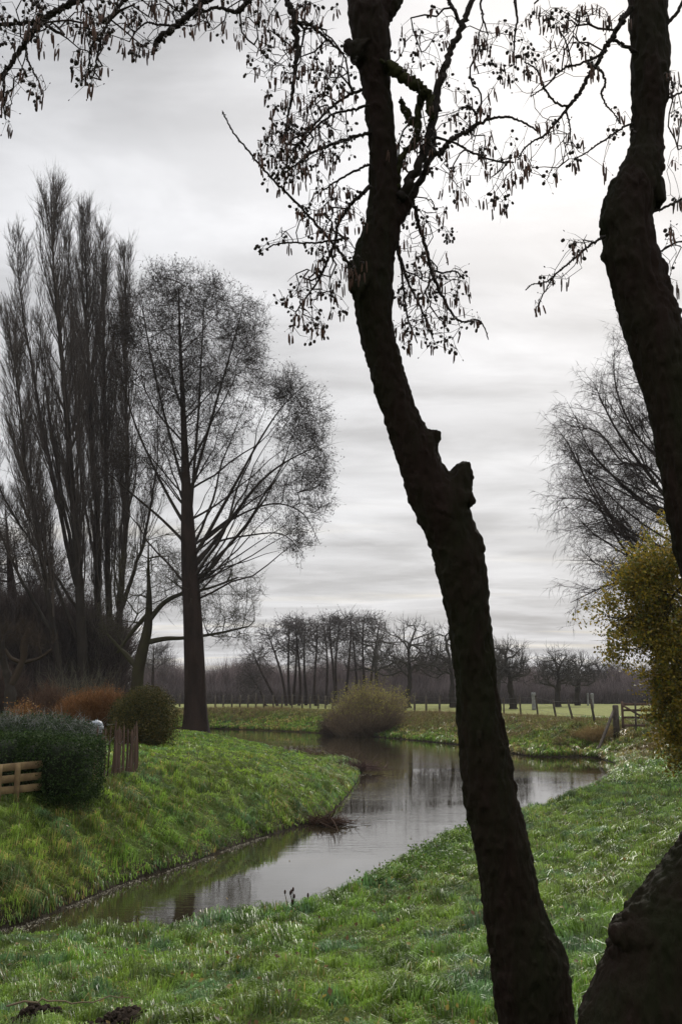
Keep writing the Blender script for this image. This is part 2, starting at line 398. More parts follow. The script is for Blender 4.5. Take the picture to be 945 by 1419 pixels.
def make_grass():
    N = 1150000
    # distance drawn so the density falls off with distance
    u = rng.random(N); D = 3.6 + (58-3.6)*u**1.35
    th = rng.uniform(-.44, .44, N); x = D*np.sin(th)*1.0 + rng.uniform(-1, 1, N)*1.2; y = D*np.cos(th)
    info = bankinfo(x, y); di, do, w = info; keep = (~w) & (np.minimum(di, do) > .02)
    x, y, D = x[keep], y[keep], D[keep]; info = (di[keep], do[keep], w[keep]); di, do, w = info
    z = height(x, y, info); side = di < do; d = np.where(side, di, do); n = len(x)
    tuft = .45*fbm(x*2.1, y*2.1, 31, 2)+.55*fbm(x*6.5, y*6.5, 33, 2)
    lawn = side & (y > 21) & (d > 1.2)
    L = (.035+.125*sst(.36, .66, tuft))*rng.uniform(.5, 1.3, n)
    L = np.where(lawn, L*.62, L); slope = side & (d < 3.2) & (y < 40)
    L = np.where(slope & ~lawn, L*1.0+.02, L); L = np.where(~side & (y > 33) & (d < 6), L*1.15, L)
    L = np.where((~side) & (d < .9), L*1.25, L)
    W = .0060*np.maximum(D/7, 1)**.72*rng.uniform(.7, 1.4, n)
    L *= 1+.012*np.maximum(D-12, 0)
    ang = fbm(x*1.7, y*1.7, 90, 2)*22; la = .25+.75*vn(x*2.1, y*2.1, 95)
    lean = np.stack([np.cos(ang)*la, np.sin(ang)*la, np.zeros(n)], 1) + rng.normal(size=(n, 3))*[.28, .28, 0]
    # on the banks the tufts hang downhill, towards the water
    e = .25; gx = (np.where(side, polydist(x+e, y, inner), polydist(x+e, y, outer))-d)/e; gy = (np.where(side, polydist(x, y+e, inner), polydist(x, y+e, outer))-d)/e
    k = np.where(d < 3, .42, .1)[:, None]; lean = lean*np.where(side, .75, 1)[:, None]+rng.normal(size=(n, 3))*[.15, .15, 0]; lean = lean - k*np.stack([gx, gy, np.zeros(n)], 1)
    br = np.where(slope & ~lawn, .17, .05); br = np.where(~side & (y > 33) & (d < 7), .55, br); br = np.where((~side) & (y < 30), .055, br)
    col = grasscol(x, y, rng, br)
    col[lawn] = col[lawn]*np.array([1.12, 1.12, .85])
    for sel, nm, lab in ((~side, 'grass', 'long wet green grass on the near and far river banks'), (side, 'bank_grass', 'tussocky grass and short lawn on the left bank and spit')):
        g = Geo(); blades(g, x[sel], y[sel], z[sel], L[sel], W[sel], lean[sel], col[sel], rng)
        tag(g.obj(nm, M_grass), lab, 'grass', kind='stuff')
make_grass()

# ------------------------------------------------------------------ tree growing
def smooth_path(P, n):
    return crom(P, n)
class Nodes: pass
def grow(rng, init, idir, iplen, targets, bf=.4, wa=.5, seg=.6, curve=.35, lift=.0, rtip=.01, p=2.3, rcap=None, wig=.05, lead=(), tp=0.0):
    """joins scattered twig targets to a skeleton, cheapest path first; returns chains of points and radii"""
    T = np.asarray(targets, float); nT = len(T); cap = len(init) + nT*14 + 10
    pos = np.zeros((cap, 3)); par = np.full(cap, -1); pl = np.zeros(cap); dr = np.zeros((cap, 3)); n = len(init)
    pos[:n] = init; dr[:n] = idir; pl[:n] = iplen; n0 = n
    if lead:                                       # main limbs first, then side limbs, then the rest
        cen = T.mean(0); out = ((T-cen)/(T.std(0)+1e-6)); score = np.linalg.norm(out, axis=1)+rng.random(nT)*.9
        order = np.argsort(-score); used = np.zeros(nT, bool)
        for cntl, bfl in lead:
            free = order[~used[order]]; sub = free[:min(len(free), cntl*3)]; pick = [sub[0]]
            dm = np.linalg.norm(T[sub]-T[pick[0]], axis=1)
            for _ in range(min(cntl, len(sub))-1):
                q = int(np.argmax(dm)); pick.append(sub[q]); dm = np.minimum(dm, np.linalg.norm(T[sub]-T[sub[q]], axis=1))
            pick = np.array(pick); used[pick] = True
            r1 = _stage(rng, pos, par, pl, dr, n, T[pick], bfl, wa, seg, curve, lift, wig*.6); n = r1
        rest = T[~used]; pl2 = pl.copy(); pl2[:n0] += tp/max(bf, .05)
        n = _stage(rng, pos, par, pl2, dr, n, rest, bf, wa, seg, curve, lift, wig)
    else:
        n = _stage(rng, pos, par, pl, dr, n, T, bf, wa, seg, curve, lift, wig)
    return _finish(pos, par, dr, n, n0, rtip, p, rcap)
def _stage(rng, pos, par, pl, dr, n, T, bf, wa, seg, curve, lift, wig):
    nT = len(T)
    if nT == 0: return n
    cost = np.full(nT, 1e18); best = np.zeros(nT, int)
    def upd(ids):
        for k in ids:
            v = T - pos[k]; d = np.sqrt((v*v).sum(1)) + 1e-6
            c = d + bf*(pl[k] + d) + wa*d*(1-(v@dr[k])/d)
            m = c < cost; cost[m] = c[m]; best[m] = k
    upd(range(n)); alive = np.ones(nT, bool)
    for _ in range(nT):
        i = int(np.argmin(np.where(alive, cost, 1e17))); alive[i] = False; k = int(best[i])
        a = pos[k]; b = T[i]; v = b - a; L = np.linalg.norm(v)
        if L < 1e-4: continue
        m = max(1, min(12, int(round(L/seg)))); t0 = dr[k]*L*curve*2 + v*(1-curve); t1 = v + np.array([0, 0, lift*L])
        new = []; prev = k
        for s in range(1, m+1):
            t = s/m; q = (2*t**3-3*t*t+1)*a + (t**3-2*t*t+t)*t0 + (3*t*t-2*t**3)*b + (t**3-t*t)*t1
            if s < m: q = q + rng.normal(size=3)*wig*L/m
            pos[n] = q; par[n] = prev; e = q-pos[prev]; le = np.linalg.norm(e)+1e-9; pl[n] = pl[prev]+le
            dr[n] = e/le; new.append(n); prev = n; n += 1
        upd(new)
    return n
def _finish(pos, par, dr, n, n0, rtip, p, rcap):
    cnt = np.zeros(n); ch = [[] for _ in range(n)]
    for i in range(n0, n): ch[par[i]].append(i)
    for i in range(n-1, n0-1, -1):
        if not ch[i]: cnt[i] = 1
        if par[i] >= 0: cnt[par[i]] += cnt[i]
    r = rtip*np.maximum(cnt, 1)**(1/p)
    chains = []
    stack = [(k, c) for k in range(n0) for c in ch[k]]
    while stack:
        a, b = stack.pop(); c = [a, b]
        while ch[c[-1]]:
            o = sorted(ch[c[-1]], key=lambda q: -cnt[q])
            for q in o[1:]: stack.append((c[-1], q))
            c.append(o[0])
        rr = r[c].copy(); rr[0] = rr[1]
        if rcap is not None and a < n0:
            rr = np.minimum(rr, rcap[a]*.85)
        rr[-1] *= .6
        chains.append((pos[c], rr))
    tips = np.array([i for i in range(n0, n) if not ch[i]], int)
    R = Nodes(); R.chains = chains; R.pos = pos[n0:n]; R.dir = dr[n0:n]; R.cnt = cnt[n0:n]; R.r = r[n0:n]; R.tips = tips-n0
    return R
def put_chains(g, R, c, rng, big=.05, mid=.015):
    for P, r in R.chains:
        k = 8 if r.max() > big else (5 if r.max() > mid else 3)
        g.tube(P, r, k, c=np.array(c), cap=False)
def dens(P, R, n=8):
    """smooth trunk path and radii"""
    A = crom(np.column_stack([P, R]), n); return A[:, :3], A[:, 3]
def along(P):
    T = np.gradient(P, axis=0); T /= np.linalg.norm(T, axis=1, keepdims=True); pl = np.concatenate([[0], np.cumsum(np.linalg.norm(np.diff(P, axis=0), axis=1))])
    return T, pl
def ell(rng, n, Yd, cx, cy, rx, ry, depth=1.0, hollow=.35):
    """points in an ellipsoid given by its outline in the photo at depth Yd"""
    c = at(cx, cy, Yd); s = pxm(c)
    u = rng.normal(size=(n, 3)); u /= np.linalg.norm(u, axis=1, keepdims=True)
    q = u*(hollow+(1-hollow)*rng.random(n)**.6)[:, None]
    return c + q*np.array([rx*s, rx*s*depth, ry*s])

def bare_tree(seed, name, label, trunk, Yd, ells, tipn, bf=.5, wa=.6, seg=.7, lift=.1, rtip=.012, p=2.2, tw=6, twl=(.3, .8), twup=.3, twspread=.8, twr=.006,
              col=(.045, .034, .028), tmat=None, group=None, cones=0, second=2, curve=.3, extra=None, cat='tree', attach=.25, droop=0, wig=.06, knob=0, hollow=.35, depth=1.0, conec=(.03, .022, .018), shoots=0, conesize=.028, lead=(), tp=0.0, flare=.5, fan=0, fang=(18, 42), fctrl=.42):
    """trunk: list of (px, py, half-width px) from the ground up"""
    rng = np.random.default_rng(seed)
    P = []; Rr = []
    for q in trunk:
        a = at(q[0], q[1], Yd + (q[3] if len(q) > 3 else 0)); P.append(a); Rr.append(q[2]*pxm(a))
    P = np.array(P); base = P[0].copy(); gzv = gz(base[0], base[1]); P[0, 2] = gzv-.15
    TP, TR = dens(P, np.array(Rr), 6); TR = np.maximum(TR, .004)
    if knob: TR = TR*(1+knob*(rng.random(len(TR))-.3))
    root = thing(name, label, cat, (base[0], base[1], gzv), group)
    g = Geo(); fl = 1+flare*np.exp(-(TP[:, 2]-gzv)/(TR[0]*1.1)).clip(0, 1); g.tube(TP, TR*fl, 14, cap=True)
    g.obj('trunk', tmat or M_bark_big, root)
    idx = np.arange(int(len(TP)*attach), len(TP)); T, pl = along(TP)
    ini = [TP[idx]]; idr = [T[idx]]; ipl = [pl[idx]*.15]; irc = [TR[idx]]
    g = Geo()
    for lp in (extra or []):                       # traced limbs (px, py, halfwidth, dY)
        LP = np.array([at(q[0], q[1], Yd+(q[3] if len(q) > 3 else 0)) for q in lp]); LR = np.array([q[2] for q in lp])*pxm(LP[0])
        LP, LR = dens(LP, LR, 5); g.tube(LP, np.maximum(LR, .004), 8, c=np.array(col))
        lt, ll = along(LP); h = len(LP)//4
        ini.append(LP[h:]); idr.append(lt[h:]); ipl.append(ll[h:]*.3); irc.append(LR[h:])
    for _ in range(fan):
        e = ells[rng.choice(len(ells), p=np.array([q[4] for q in ells])/sum(q[4] for q in ells))]; E = ell(rng, 1, Yd, *e[:4], depth=depth, hollow=.45)[0]
        z0 = TP[int(len(TP)*attach), 2]; hd = np.hypot(E[0]-TP[len(TP)//2, 0], E[1]-TP[len(TP)//2, 1]); zs = min(max(z0, E[2]-hd/math.tan(rad(rng.uniform(*fang))))+rng.uniform(0, 1), TP[int(len(TP)*.9), 2])
        k = int(np.argmin(np.abs(TP[:, 2]-zs))); S = TP[k]; L = np.linalg.norm(E-S)
        if L < 1.5: continue
        E = S+(E-S)*.9; C = S+(E-S)*[.58, .58, fctrl]+rng.normal(size=3)*L*.04; m = max(6, int(L/.7)); u = np.linspace(0, 1, m)[:, None]; B = (1-u)**2*S+2*u*(1-u)*C+u*u*E
        B = B+np.cumsum(rng.normal(size=(m, 3)), 0)*.11*np.sqrt(u); rr = np.linspace(min(TR[k]*.5, .010+.0066*L), .008, m); g.tube(B, rr, 6, c=np.array(col), cap=False)
        lt, ll = along(B); h = m//5; ini.append(B[h:]); idr.append(lt[h:]); ipl.append(ll[h:]*.3); irc.append(rr[h:])
    ini = np.concatenate(ini); idr = np.concatenate(idr); ipl = np.concatenate(ipl); irc = np.concatenate(irc)
    wsum = sum(e[4] if len(e) > 4 else e[2]*e[3] for e in ells)
    T_ = np.concatenate([ell(rng, max(2, int(tipn*(e[4] if len(e) > 4 else e[2]*e[3])/wsum)), Yd, *e[:4], depth=depth, hollow=hollow) for e in ells])
    T_ = T_[T_[:, 2] > gzv+1.0]
    R = grow(rng, ini, idr, ipl, T_, bf, wa, seg, curve, lift, rtip, p, irc, wig, lead, tp)
    put_chains(g, R, col, rng)
    # twigs in two orders
    m = R.cnt <= 6; A = np.repeat(R.pos[m], tw, 0); Dd = np.repeat(R.dir[m], tw, 0); n = len(A)
    A = A + rng.normal(size=(n, 3))*seg*.12
    Dd = Dd*.8 + rng.normal(size=(n, 3))*twspread*.6 + np.array([0, 0, twup])
    L = rng.uniform(*twl, n)
    cc = np.array(col)*rng.uniform(.7, 1.25, (n, 1))
    bend = np.array([0, 0, .35*twup-droop]) + rng.normal(size=(n, 3))*.25
    Mm, E = g.twigs(A, Dd, L, twr, bend, c=cc)
    if second:
        A2 = np.repeat(Mm, second, 0)+rng.normal(size=(n*second, 3))*.02; D2 = np.repeat(Dd/np.linalg.norm(Dd, axis=1, keepdims=True), second, 0)+rng.normal(size=(n*second, 3))*.7*twspread+np.array([0, 0, twup*.4])
        _, E2 = g.twigs(A2, D2, np.repeat(L, second)*rng.uniform(.4, .8, n*second), twr*.75, np.array([0, 0, .3*twup-droop])+rng.normal(size=(n*second, 3))*.25, c=np.repeat(cc, second, 0))
    if shoots:
        k = rng.integers(0, len(R.pos), shoots); g.twigs(R.pos[k], rng.normal(size=(shoots, 3))*.18+np.array([0, 0, 1.0]), rng.uniform(.5, 1.3, shoots), twr*1.1, rng.normal(size=(shoots, 3))*.1, c=np.array(col))
    if cones:
        src = np.concatenate([E, Mm]+([E2] if second else [])); k = rng.integers(0, len(src), cones)
        g.blobs(src[k]+rng.normal(size=(cones, 3))*.05, rng.normal(size=(cones, 3))*.4+np.array([0, 0, -1.0]), rng.uniform(1.2, 3.2, cones)*conesize, conesize*.62, c=np.array(conec), k=3)
    g.obj('crown', M_crown, root)
    return root

# ------------------------------------------------------------------ near alders
def fused(geo, name, material, parent, voxel, disp, seed, zs=.3, fr=30):
    """join overlapping tubes into one skin and roughen it like bark"""
    me = geo.data('tmp', [material]); o = bpy.data.objects.new('tmp', me); COL.objects.link(o)
    md = o.modifiers.new('r', 'REMESH'); md.mode = 'VOXEL'; md.voxel_size = voxel
    sm = o.modifiers.new('s', 'SMOOTH'); sm.iterations = 1; sm.factor = .4
    dg = bpy.context.evaluated_depsgraph_get(); new = bpy.data.meshes.new_from_object(o.evaluated_get(dg))
    bpy.data.objects.remove(o); new.name = name
    n = len(new.vertices); co = np.empty(n*3, np.float32); new.vertices.foreach_get('co', co); co = co.reshape(-1, 3).astype(float)
    no = np.empty(n*3, np.float32); new.vertices.foreach_get('normal', no); no = no.reshape(-1, 3)
    p = co*[fr, fr, fr*zs]+vn3(co*[9, 9, 3], seed+9)[:, None]*2
    a = 1-np.abs(2*vn3(p+vn3(p*.5, seed+5)[:, None]*1.5, seed)-1); b = vn3(p*2.3, seed+1); c = vn3(co*4, seed+2)
    big = vn3(co*2.2, seed+3)
    hi = vn3(co*[70, 70, 34], seed+7)
    co += no*((a**1.5-.5)*disp + (b-.5)*disp*.7 + (hi-.5)*disp*1.1 + (c-.5)*disp*1.8 + (big-.5)*disp*1.6)[:, None]
    new.vertices.foreach_set('co', co.astype(np.float32).ravel())
    new.materials.clear(); new.materials.append(material)
    new.polygons.foreach_set('use_smooth', np.ones(len(new.polygons), bool)); new.update()
    ob = bpy.data.objects.new(name, new); COL.objects.link(ob); ob.parent = parent; ob.matrix_parent_inverse = Matrix.Translation(-parent.location)
    return ob
def edges(rows, Yf):
    """rows of (y, left px, right px) -> path and radii"""
    P = []; R = []
    for r in rows:
        Yd = Yf(r[0]); c = at((r[1]+r[2])/2, r[0], Yd); P.append(c); R.append((r[2]-r[1])/2*pxm(c)*.955)
    return np.array(P), np.array(R)
def stub(g, pts, Yd, k=12):
    P = np.array([at(q[0], q[1], Yd+(q[3] if len(q) > 3 else 0)) for q in pts]); R = np.array([q[2]*pxm(p) for q, p in zip(pts, P)])
    g.tube(P, R, k, cap=True)

def near_tree(seed, name, label, rows, Yf, stubs, limbs, zones, tip_total, group, keep_clear=None, mossy=()):
    rng = np.random.default_rng(seed)
    P, R = edges(rows, Yf); base = P[0].copy()
    gzv = gz(base[0], base[1]); low = base.copy(); low[2] = gzv-.15; low[0] += (P[0, 0]-P[1, 0])*1.2
    if gzv < base[2]-.05:
        P = np.vstack([low, (low+base)/2, P]); R = np.concatenate([[R[0]*1.5, R[0]*1.15], R])
    root = thing(name, label, 'tree', (base[0], base[1], gzv), group)
    g = Geo(); TP, TR = dens(P, R, 6); g.tube(TP, TR, 28)
    for s, Yd in stubs: stub(g, s, Yd)
    TT, _ = along(TP); nf = 700; k = rng.integers(0, len(TP)-1, nf); a = rng.uniform(0, 2*np.pi, nf); ref = np.cross(TT[k], [0, 1.0, 0]); ref /= np.linalg.norm(ref, axis=1, keepdims=True); r2 = np.cross(TT[k], ref)
    f = rng.random((nf, 1)); C = TP[k]*(1-f)+TP[k+1]*f+(np.cos(a)[:, None]*ref+np.sin(a)[:, None]*r2)*(TR[k]*.985)[:, None]; g.blobs(C, TT[k]+rng.normal(size=(nf, 3))*.05, rng.uniform(.03, .09, nf), rng.uniform(.0035, .0062, nf), k=5)
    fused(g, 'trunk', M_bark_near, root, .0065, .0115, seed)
    ini = []; idr = []; ipl = []; irc = []
    for li, (pts, Yd) in enumerate(limbs):
        LP = np.array([at(q[0], q[1], Yd+(q[3] if len(q) > 3 else 0)) for q in pts]); LR = np.array([q[2] for q in pts])*np.array([pxm(p) for p in LP])
        LP, LR = dens(LP, LR, 7); LP[1:-1] += rng.normal(size=(len(LP)-2, 3))*np.minimum(.006, LR[1:-1, None]*.35)
        g = Geo(); LR = LR*(1+.18*(rng.random(len(LR))-.4)); g.tube(LP, LR, 9)
        # knobs and buds along the limb
        nb = len(LP); k = rng.integers(0, nb, nb); g.blobs(LP[k], rng.normal(size=(nb, 3)), LR[k]*1.15+.004, LR[k]*.3+.001)
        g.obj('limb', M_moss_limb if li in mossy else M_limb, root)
        if len(pts[0]) > 4 and pts[0][4] == 'bare': continue
        t, l = along(LP); ini.append(LP); idr.append(t); ipl.append(l*.3); irc.append(LR)
    ini = np.concatenate(ini); idr = np.concatenate(idr); ipl = np.concatenate(ipl); irc = np.concatenate(irc)
    ws = sum(zn[5] for zn in zones); T_ = []
    for cx, cy, rx, ry, dY, wt in zones:
        n = max(3, int(tip_total*wt/ws)); u = rng.normal(size=(n, 3)); u /= np.linalg.norm(u, axis=1, keepdims=True); u *= (rng.random(n)**.45)[:, None]
        Yd = 4.3+dY if False else dY
        for q in u:
            T_.append(at(cx+q[0]*rx, cy+q[2]*ry, Yd+q[1]*.55))
    T_ = np.array(T_)
    R_ = grow(rng, ini, idr, ipl, T_, bf=.25, wa=.25, seg=.055, curve=.45, lift=-.35, rtip=.0013, p=1.75, rcap=irc, wig=.16)
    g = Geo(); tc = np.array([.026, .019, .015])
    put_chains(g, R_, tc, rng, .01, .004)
    gc = Geo()
    # spurs
    A = R_.pos; m = rng.random(len(A)) < .30; A = A[m]; Dd = R_.dir[m]*.5+rng.normal(size=(m.sum(), 3))*.7+np.array([0, 0, -.25])
    S, E = g.twigs(A, Dd, rng.uniform(.02, .075, len(A)), .0011, rng.normal(size=(len(A), 3))*.4+np.array([0, 0, -.4]), c=tc)
    bud = rng.random(len(E)) < .75
    g.blobs(E[bud], Dd[bud], .009, .0024, c=tc, k=4)
    # clusters of catkins and cones, hung from tips and some spurs
    tips = R_.pos[R_.tips]; tips = tips[rng.random(len(tips)) < .86]; sp = E[rng.random(len(E)) < .10]
    C = np.concatenate([tips, sp])
    for c in C:
        kind = rng.random(); nc = rng.integers(2, 5) if kind < .62 else 0; nn = rng.integers(2, 5) if kind > .42 else 0
        if nc:
            a = c+rng.normal(size=(nc, 3))*.004; dd = rng.normal(size=(nc, 3))*.28+np.array([0, 0, -1.0])
            s1, e1 = g.twigs(a, dd+rng.normal(size=(nc, 3))*.3, rng.uniform(.01, .03, nc), .0010, np.zeros((nc, 3)), c=tc)
            ln = rng.uniform(.034, .062, nc)
            gc.blobs(e1, np.array([0, 0, -1.0])+rng.normal(size=(nc, 3))*.10, ln, rng.uniform(.0030, .0042, nc), c=np.array([.075, .036, .022])*rng.uniform(.6, 1.2), k=5)
        if nn:
            a = c+rng.normal(size=(nn, 3))*.004; dd = rng.normal(size=(nn, 3))*.8+np.array([0, 0, -.7])
            s1, e1 = g.twigs(a, dd, rng.uniform(.010, .030, nn), .0011, np.zeros((nn, 3)), c=tc)
            gc.blobs(e1, dd+np.array([0, 0, -.4]), rng.uniform(.014, .021, nn), rng.uniform(.0055, .0078, nn), c=np.array([.022, .015, .011]), k=6)
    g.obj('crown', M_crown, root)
    o = gc.obj('catkin', M_catkin, root); o['kind'] = 'stuff'; o['label'] = 'hanging brown catkins and small dark cones on the twig ends'
    return root

rowsA = [(1440, 693, 800), (1419, 690, 797), (1385, 686, 793), (1355, 682, 789), (1330, 679, 784), (1305, 676, 769), (1254, 669, 749), (1203, 663, 739), (1152, 654, 728), (1102, 645, 717), (1051, 639, 708), (1000, 634, 697),
         (950, 629, 690), (900, 623, 686), (855, 617, 681), (805, 610, 676), (764, 601, 668), (728, 587, 656), (703, 574, 648), (670, 560, 628), (637, 549, 612), (591, 535, 588), (551, 521, 572), (500, 508, 557),
         (457, 496, 546), (420, 487, 545), (390, 484, 545), (355, 490, 551), (305, 506, 559), (254, 511, 556), (203, 510, 549), (152, 505, 545), (102, 498, 541), (66, 492, 539), (25, 486, 538), (8, 486, 530)]
YA = lambda y: 4.6 - .25*(1419-y)/1419
stubsA = [([(580, 632, 26), (594, 612, 18), (601, 602, 13), (603, 597, 11), (603, 595, 8)], YA(600)-.01),
          ([(612, 715, 32), (628, 685, 26), (637, 664, 20), (640, 652, 17), (640, 643, 14.5), (639, 638, 8)], YA(650)-.01),
          ([(640, 690, 16), (650, 690, 9), (655, 698, 6)], YA(690)-.05), ([(640, 750, 22), (655, 748, 14), (664, 766, 8)], YA(750)-.03),
          ([(512, 395, 26), (494, 385, 17), (490, 366, 9), (488, 362, 5)], YA(390)-.02), ([(505, 405, 22), (492, 400, 13), (484, 402, 7)], YA(400)-.04),
          ([(505, 75, 22), (490, 68, 13), (480, 62, 8), (477, 60, 6)], YA(66)-.03),
          ([(545, 300, 18), (556, 285, 13), (563, 277, 10)], YA(290)),
          ([(505, 20, 18), (500, -5, 17), (494, -60, 16), (480, -160, 14), (455, -300, 12)], YA(0)),
          ([(520, 30, 17), (538, 8, 15), (556, -20, 13), (590, -90, 12), (640, -200, 10)], YA(0)+.02),
          ([(760, 1345, 30), (772, 1340, 18), (782, 1336, 8)], YA(1340)-.06)]
yA = 4.35
limbsA = [
 ([(553, 275, 8), (572, 246, 6.5), (586, 215, 6), (597, 180, 5.5), (604, 140, 5.5), (614, 100, 5), (626, 65, 4.5), (642, 30, 4), (656, -5, 3.8), (680, -80, 3), (700, -190, 2)], yA),
 ([(556, 290, 8), (575, 262, 5), (590, 236, 4.5), (598, 205, 4.5), (601, 185, 4)], yA+.1),
 ([(535, 90, 9), (552, 101, 8), (570, 116, 7.5), (586, 124, 7.5), (594, 138, 5.5), (596, 155, 4.5), (599, 165, 4)], yA-.05),
 ([(585, 124, 5.5), (580, 150, 5), (577, 185, 5), (571, 203, 4.5), (558, 216, 4), (552, 240, 4), (552, 262, 4)], yA+.02),
 ([(577, 176, 4.5), (566, 160, 5), (558, 148, 4), (556, 138, 3)], yA+.05),
 ([(596, 200, 3.5), (601, 212, 4), (612, 211, 4), (616, 202, 3.4), (632, 189, 3.2), (650, 181, 3), (661, 172, 2.6), (680, 165, 2), (700, 162, 1.7), (722, 168, 1.4), (745, 182, 1.2)], yA-.1),
 ([(661, 172, 2), (659, 158, 1.8), (650, 148, 1.4), (636, 150, 1)], yA-.1),
 ([(640, 40, 3.2), (630, 15, 2.6), (622, 0, 2.4), (615, -50, 2)], yA),
 ([(604, 190, 1.8), (630, 198, 1.6), (655, 212, 1.5), (690, 224, 1.3), (712, 225, 1)], yA-.15),
 ([(470, -260, 6), (430, -120, 5), (400, -30, 4.2), (398, 0, 4), (403, 18, 4), (409, 35, 4), (411, 55, 3.8), (412, 75, 3.4), (408, 105, 2.8), (405, 130, 2.4), (400, 155, 1.8), (396, 180, 1.2)], yA-.4),
 ([(411, 30, 3), (428, 34, 2.4), (446, 48, 2), (462, 62, 1.7), (476, 75, 1.2)], yA-.4),
 ([(512, 184, 2.6), (490, 190, 2.4), (465, 198, 2.2), (440, 208, 2), (418, 222, 1.6), (395, 240, 1.2)], yA),
 ([(510, 122, 2.4), (488, 130, 2.2), (468, 142, 2), (448, 160, 1.8), (424, 186, 1.6), (405, 212, 1.2)], yA+.05),
 ([(512, 146, 2), (490, 152, 1.8), (462, 158, 1.6), (436, 178, 1.4), (415, 200, 1)], yA-.2),
 ([(513, 228, 1.8), (490, 238, 1.6), (468, 250, 1.4), (450, 262, 1)], yA),
 ([(513, 258, 3.2), (500, 270, 2.8), (488, 281, 2.6), (476, 296, 2.4), (468, 312, 2.3), (464, 335, 2.2), (456, 355, 2), (448, 374, 1.8), (440, 390, 1.5), (426, 410, 1.2), (410, 432, 1)], yA-.1),
 ([(492, 372, 2.4, 0, 'bare'), (478, 358, 2), (462, 338, 1.9), (444, 317, 1.9), (425, 296, 1.8), (402, 272, 1.7), (380, 251, 1.5), (358, 226, 1.4), (340, 204, 1.2), (324, 184, 1.1), (312, 162, 1), (309, 155, .9)], yA-.25),
 ([(480, 330, 1.6), (450, 335, 1.4), (425, 337, 1.3), (400, 336, 1.2), (380, 339, 1), (370, 345, .8)], yA-.2),
 ([(560, 268, 3.4), (571, 272, 3), (576, 296, 2.8), (583, 322, 2.6), (591, 346, 2.4), (596, 370, 2.3), (604, 392, 2.2), (613, 410, 2), (622, 428, 1.8), (634, 443, 1.6), (648, 446, 1.3), (660, 443, 1.1), (670, 452, .9), (676, 470, .7)], yA+.1),
 ([(550, 335, 2.4), (556, 360, 2), (566, 392, 1.8), (580, 420, 1.5), (592, 448, 1.2), (600, 470, .9)], yA+.3),
 ([(596, 372, 1.5), (612, 378, 1.3), (630, 376, 1.1), (642, 386, .9)], yA+.1),
 ([(550, 345, 1.8), (556, 370, 1.6), (560, 410, 1.4), (566, 445, 1.2), (578, 475, .9)], yA+.45),
 ([(440, -330, 8), (320, -160, 6), (200, -60, 5.2), (140, -18, 4.8), (108, 0, 4.6), (80, 14, 4.4), (62, 24, 4.2), (50, 40, 4), (40, 55, 3.8), (28, 70, 3.5), (14, 90, 3.2), (0, 108, 3), (-25, 140, 2.4)], yA-.7),
 ([(66, 24, 4), (45, 31, 3.2), (25, 33, 2.8), (0, 34, 2.4), (-30, 38, 2)], yA-.7),
 ([(450, -280, 7), (400, -140, 6), (340, -50, 5.2), (290, -4, 4.8), (270, 14, 4.6), (252, 30, 4.4), (236, 42, 4), (222, 52, 3.6), (216, 62, 3), (212, 76, 2)], yA-.6),
 ([(385, -60, 4), (355, -10, 3.6), (342, 3, 3.4), (334, 14, 3), (326, 17, 2.8), (308, 11, 2.4), (290, 12, 2), (268, 25, 1.8)], yA-.6),
 ([(205, -30, 3), (182, -8, 2.8), (168, 5, 2.6), (156, 20, 2.4), (145, 42, 2), (138, 60, 1.7), (134, 85, 1.3), (130, 105, 1)], yA-.8),
 ([(250, 35, 1.8), (222, 34, 1.5), (203, 32, 1.3), (190, 42, 1.1), (180, 58, .9)], yA-.6),
 ([(37, 58, 1.5), (38, 78, 1.4), (46, 98, 1.2), (54, 112, 1), (58, 124, .8)], yA-.7),
 ([(8, 98, 2), (6, 120, 1.7), (6, 145, 1.3), (8, 165, .8)], yA-.75),
 ([(780, -160, 3), (740, -60, 2.5), (715, -10, 2.2), (716, 25, 1.6), (712, 60, 1.2), (712, 90, 1)], yA-.3),
 ([(690, -90, 2.5), (668, -20, 1.8), (668, 20, 1.4), (676, 48, 1)], yA-.2),
]
zonesA = [(418, 90, 62, 75, 4.15, 95), (430, 190, 62, 62, 4.2, 150), (395, 215, 40, 45, 4.1, 90), (470, 120, 35, 70, 4.3, 35), (455, 290, 52, 40, 4.2, 60), (465, 350, 40, 40, 4.2, 45), (430, 410, 48, 45, 4.2, 55), (398, 330, 30, 22, 4.1, 14),
          (425, 455, 30, 20, 4.2, 10), (365, 20, 110, 34, 3.9, 60), (235, 15, 60, 32, 3.7, 60), (130, 25, 70, 40, 3.6, 95), (125, 85, 25, 45, 3.6, 40), (40, 30, 60, 40, 3.6, 60), (25, 110, 35, 30, 3.6, 20), (10, 150, 12, 22, 3.6, 8), (205, 60, 40, 22, 3.7, 22), (360, 70, 35, 40, 3.9, 22), (55, 125, 14, 14, 3.6, 6), (365, 345, 6, 12, 4.1, 3),
          (590, 60, 45, 55, 4.3, 35), (575, 200, 40, 60, 4.4, 45), (640, 150, 55, 50, 4.25, 42), (690, 60, 50, 60, 4.1, 42), (625, 240, 35, 40, 4.3, 26), (690, 215, 40, 40, 4.2, 34), (692, 265, 22, 30, 4.2, 12), (590, 315, 40, 50, 4.4, 40), (580, 400, 34, 60, 4.6, 75), (620, 390, 34, 40, 4.5, 36), (600, 455, 45, 28, 4.6, 34), (660, 450, 14, 16, 4.5, 5), (628, 485, 8, 14, 4.5, 5), (478, 428, 8, 6, 4.2, 2), (560, 455, 14, 25, 4.7, 12)]
near_tree(101, 'alder_tree', 'dark leaning alder trunk rising through the middle with sawn stubs and hanging catkins', rowsA, YA, stubsA, limbsA, zonesA, 1850, 'near alders framing the view', mossy=(2, 3, 4))

